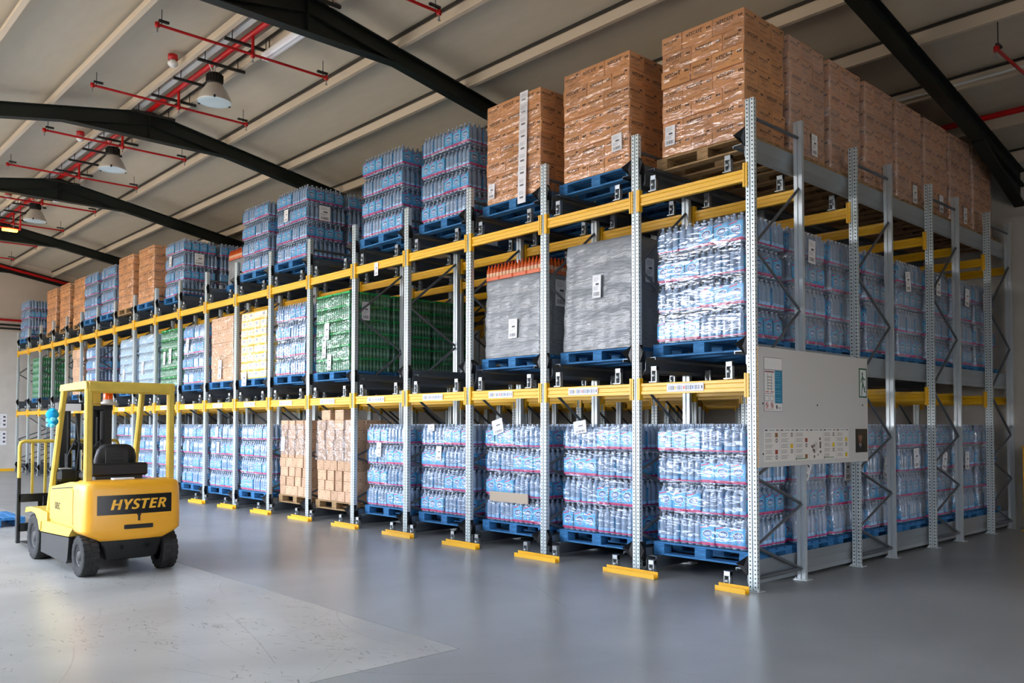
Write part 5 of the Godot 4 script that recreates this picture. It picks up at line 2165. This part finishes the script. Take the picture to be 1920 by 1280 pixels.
func poster(t: Node3D, n: String, m: Material, y0: float, y1: float, z0: float, z1: float) -> MeshInstance3D:
	var b := MB.new()
	b.T = Transform3D(Basis(Vector3(0, 0, -1), Vector3(0, 1, 0), Vector3(1, 0, 0)), Vector3(0.0195, (y0 + y1) / 2, (z0 + z1) / 2))
	b.box(Vector3.ZERO, Vector3(z0 - z1, y1 - y0, 0.003), 0.0, {"pz": Rect2(0, 0, 1, 1)}, Rect2(0.5, 0.01, 0, 0))
	return part(n, b, m, t)


func make_prints() -> void:
	var im := newim(220, 340, Color(0.93, 0.92, 0.90))
	var ink := Color(0.25, 0.25, 0.28)
	frame(im, 2, 2, 216, 336, 3, Color(0.35, 0.35, 0.40))
	rect(im, 4, 78, 212, 3, ink)
	rect(im, 126, 82, 88, 204, Color(0.16, 0.52, 0.66))
	for y in [96, 110, 124, 140, 168, 182, 210, 224, 254, 268]:
		lines(im, 132, y, 74, 1, 9, Color(0.62, 0.82, 0.88), y)
	rect(im, 10, 88, 108, 8, Color(0.55, 0.30, 0.28))
	for x in [44, 86]:
		rect(im, x, 102, 3, 110, ink)
	for y in [124, 142, 160, 178, 196]:
		rect(im, 36, y, 60, 3, ink)
	rect(im, 18, 214, 36, 5, Color(0.8, 0.2, 0.18)); rect(im, 76, 214, 36, 5, Color(0.8, 0.2, 0.18))
	lines(im, 10, 226, 104, 1, 10, Color(0.4, 0.2, 0.2), 3)
	frame(im, 12, 240, 44, 34, 2, ink); frame(im, 70, 240, 44, 34, 2, ink)
	for x in [33, 92]:
		ellipse(im, x, 298, 18, 18, Color(0.75, 0.12, 0.12), 0.78)
		line(im, Vector2(x - 11, 287), Vector2(x + 11, 309), 2, Color(0.75, 0.12, 0.12))
		ellipse(im, x, 298, 5, 9, ink)
	ellipse(im, 148, 308, 9, 13, ink)
	lines(im, 164, 310, 44, 2, 9, ink, 8)
	lines(im, 14, 322, 100, 1, 9, Color(0.6, 0.3, 0.3), 4)
	imat("poster_safety", im, 0.5)
	# running figure through a door, arrow down right
	im = newim(120, 210, Color(0.90, 0.92, 0.91))
	var g := Color(0.07, 0.36, 0.22)
	frame(im, 0, 0, 120, 210, 11, g)
	ellipse(im, 50, 38, 10, 12, g)
	for s in [[52, 54, 58, 104, 7], [52, 60, 34, 84, 4], [34, 84, 28, 104, 4], [54, 60, 80, 82, 4], [80, 82, 88, 76, 4], [58, 104, 46, 140, 6], [46, 140, 40, 190, 5], [58, 104, 72, 134, 6], [72, 134, 84, 160, 5], [96, 130, 78, 168, 3], [78, 168, 104, 168, 3]]:
		line(im, Vector2(s[0], s[1]), Vector2(s[2], s[3]), s[4], g)
	imat("poster_exit", im, 0.5)
	# generic portrait
	im = newim(170, 180, Color(0.20, 0.17, 0.09))
	for y in 180:
		for x in 170:
			var v := 1.0 + 0.6 * (x / 170.0)
			im.set_pixel(x, y, Color(0.15 * v, 0.13 * v, 0.07 * v))
	ellipse(im, 66, 160, 70, 60, Color(0.06, 0.06, 0.07))
	for i in 50:
		rect(im, 66 - int((50 - i) * 0.36), 112 + i, int((50 - i) * 0.72), 1, Color(0.82, 0.82, 0.84))
	rect(im, 60, 116, 12, 60, Color(0.10, 0.10, 0.14))
	rect(im, 50, 84, 32, 30, Color(0.48, 0.32, 0.24))
	ellipse(im, 66, 58, 27, 38, Color(0.58, 0.40, 0.31))
	ellipse(im, 66, 32, 28, 18, Color(0.22, 0.17, 0.13))
	for x in [55, 77]:
		rect(im, x - 5, 52, 10, 3, Color(0.2, 0.13, 0.1))
	rect(im, 57, 80, 18, 3, Color(0.38, 0.20, 0.17))
	imat("poster_man", im, 0.5)
	var r := RandomNumberGenerator.new()
	r.seed = 9
	for k in 6:
		im = newim(190, 216, Color(0.90, 0.88, 0.85))
		rect(im, 6, 6, 34, 8, Color(0.3, 0.3, 0.33)); rect(im, 58, 7, 66, 5, Color(0.45, 0.6, 0.68)); rect(im, 146, 5, 32, 9, Color(0.5, 0.5, 0.55))
		var c := Color(0.45, 0.44, 0.45)
		if k == 3:
			for i in 16:
				var x := r.randi_range(20, 150)
				var y := r.randi_range(40, 190)
				if absi(x - 90) < 34 and absi(y - 120) < 40:
					x = 140
				rect(im, x, y, 22, 17, Color(0.32, 0.24, 0.20))
				rect(im, x + 4, y + 4, 12, 7, Color(0.6, 0.5, 0.4))
			for i in 12:
				line(im, Vector2(90 + r.randf_range(-36, 36), 110 + r.randf_range(-40, 60)), Vector2(90 + r.randf_range(-36, 36), 110 + r.randf_range(-40, 60)), 1, Color(0.65, 0.62, 0.6))
		else:
			for i in 5:
				var y := 30 + i * 37
				lines(im, 12, y, 96, 3, 9, c, k * 10 + i)
				match (i + k) % 3:
					0: rect(im, 132, y - 2, 34, 28, [Color(0.55, 0.35, 0.15), Color(0.9, 0.75, 0.1), Color(0.6, 0.25, 0.15)][r.randi_range(0, 2)])
					1: ellipse(im, 150, y + 10, 14, 14, Color(0.42, 0.38, 0.40), 0.5)
			if k in [2, 4]:
				rect(im, 8, 196, 10, 16, Color(0.12, 0.14, 0.12)); rect(im, 24, 202, 130, 5, Color(0.3, 0.5, 0.25))
		imat("sheet_%d" % k, im, 0.6)
	imat("notice", sheet_notice(), 0.7)
	mat("board", Color(0.82, 0.81, 0.79), 0.55)
	var m := mat("exit_glow", Color(1, 0.9, 0.5), 0.4)
	m.emission_enabled = true
	m.emission = Color(1.0, 0.85, 0.35)
	m.emission_energy_multiplier = 2.2
	mat("plate_black", Color(0.03, 0.03, 0.035), 0.35)
	mat("letter_yellow", Color(1.0, 0.74, 0.20), 0.4)
	mat("lift_hub", Color(0.20, 0.19, 0.18), 0.6)
	mat("cloth", Color(0.62, 0.78, 0.40), 0.9)


func sheet_notice() -> Image:
	var im := newim(200, 200, Color(0.88, 0.88, 0.89))
	frame(im, 0, 0, 200, 200, 2, Color(0.7, 0.7, 0.72))
	lines(im, 14, 24, 120, 7, 22, Color(0.6, 0.6, 0.63), 41)
	for y in [30, 84, 140]:
		rect(im, 150, y, 34, 26, Color(0.3, 0.3, 0.33))
	return im


func build_small_things() -> void:
	pallet(Vector3(-11.32, 0.0, 4.2), M.pallet_blue, "empty blue wooden pallet on the floor at the left edge of the photo")
	var b := MB.new()
	b.bb(Vector3(0, 0, -0.005), Vector3(0.30, 0.012, 0.16), 0.003)
	b.bb(Vector3(0.03, 0.012, 0.0), Vector3(0.27, 1.28, 0.012), 0.003)
	b.bb(Vector3(0.03, 0.012, 0.0), Vector3(0.042, 1.28, 0.14), 0.003)
	b.bb(Vector3(0.258, 0.012, 0.0), Vector3(0.27, 1.28, 0.14), 0.003)
	b.bb(Vector3(0.0, 1.28, -0.005), Vector3(0.30, 1.295, 0.16), 0.003)
	tag(part("column_guard", b, M.yellow, null, Vector3(0.215, 0, -7.35)), "yellow steel column guard standing at the right edge beyond the rack", "column guard")
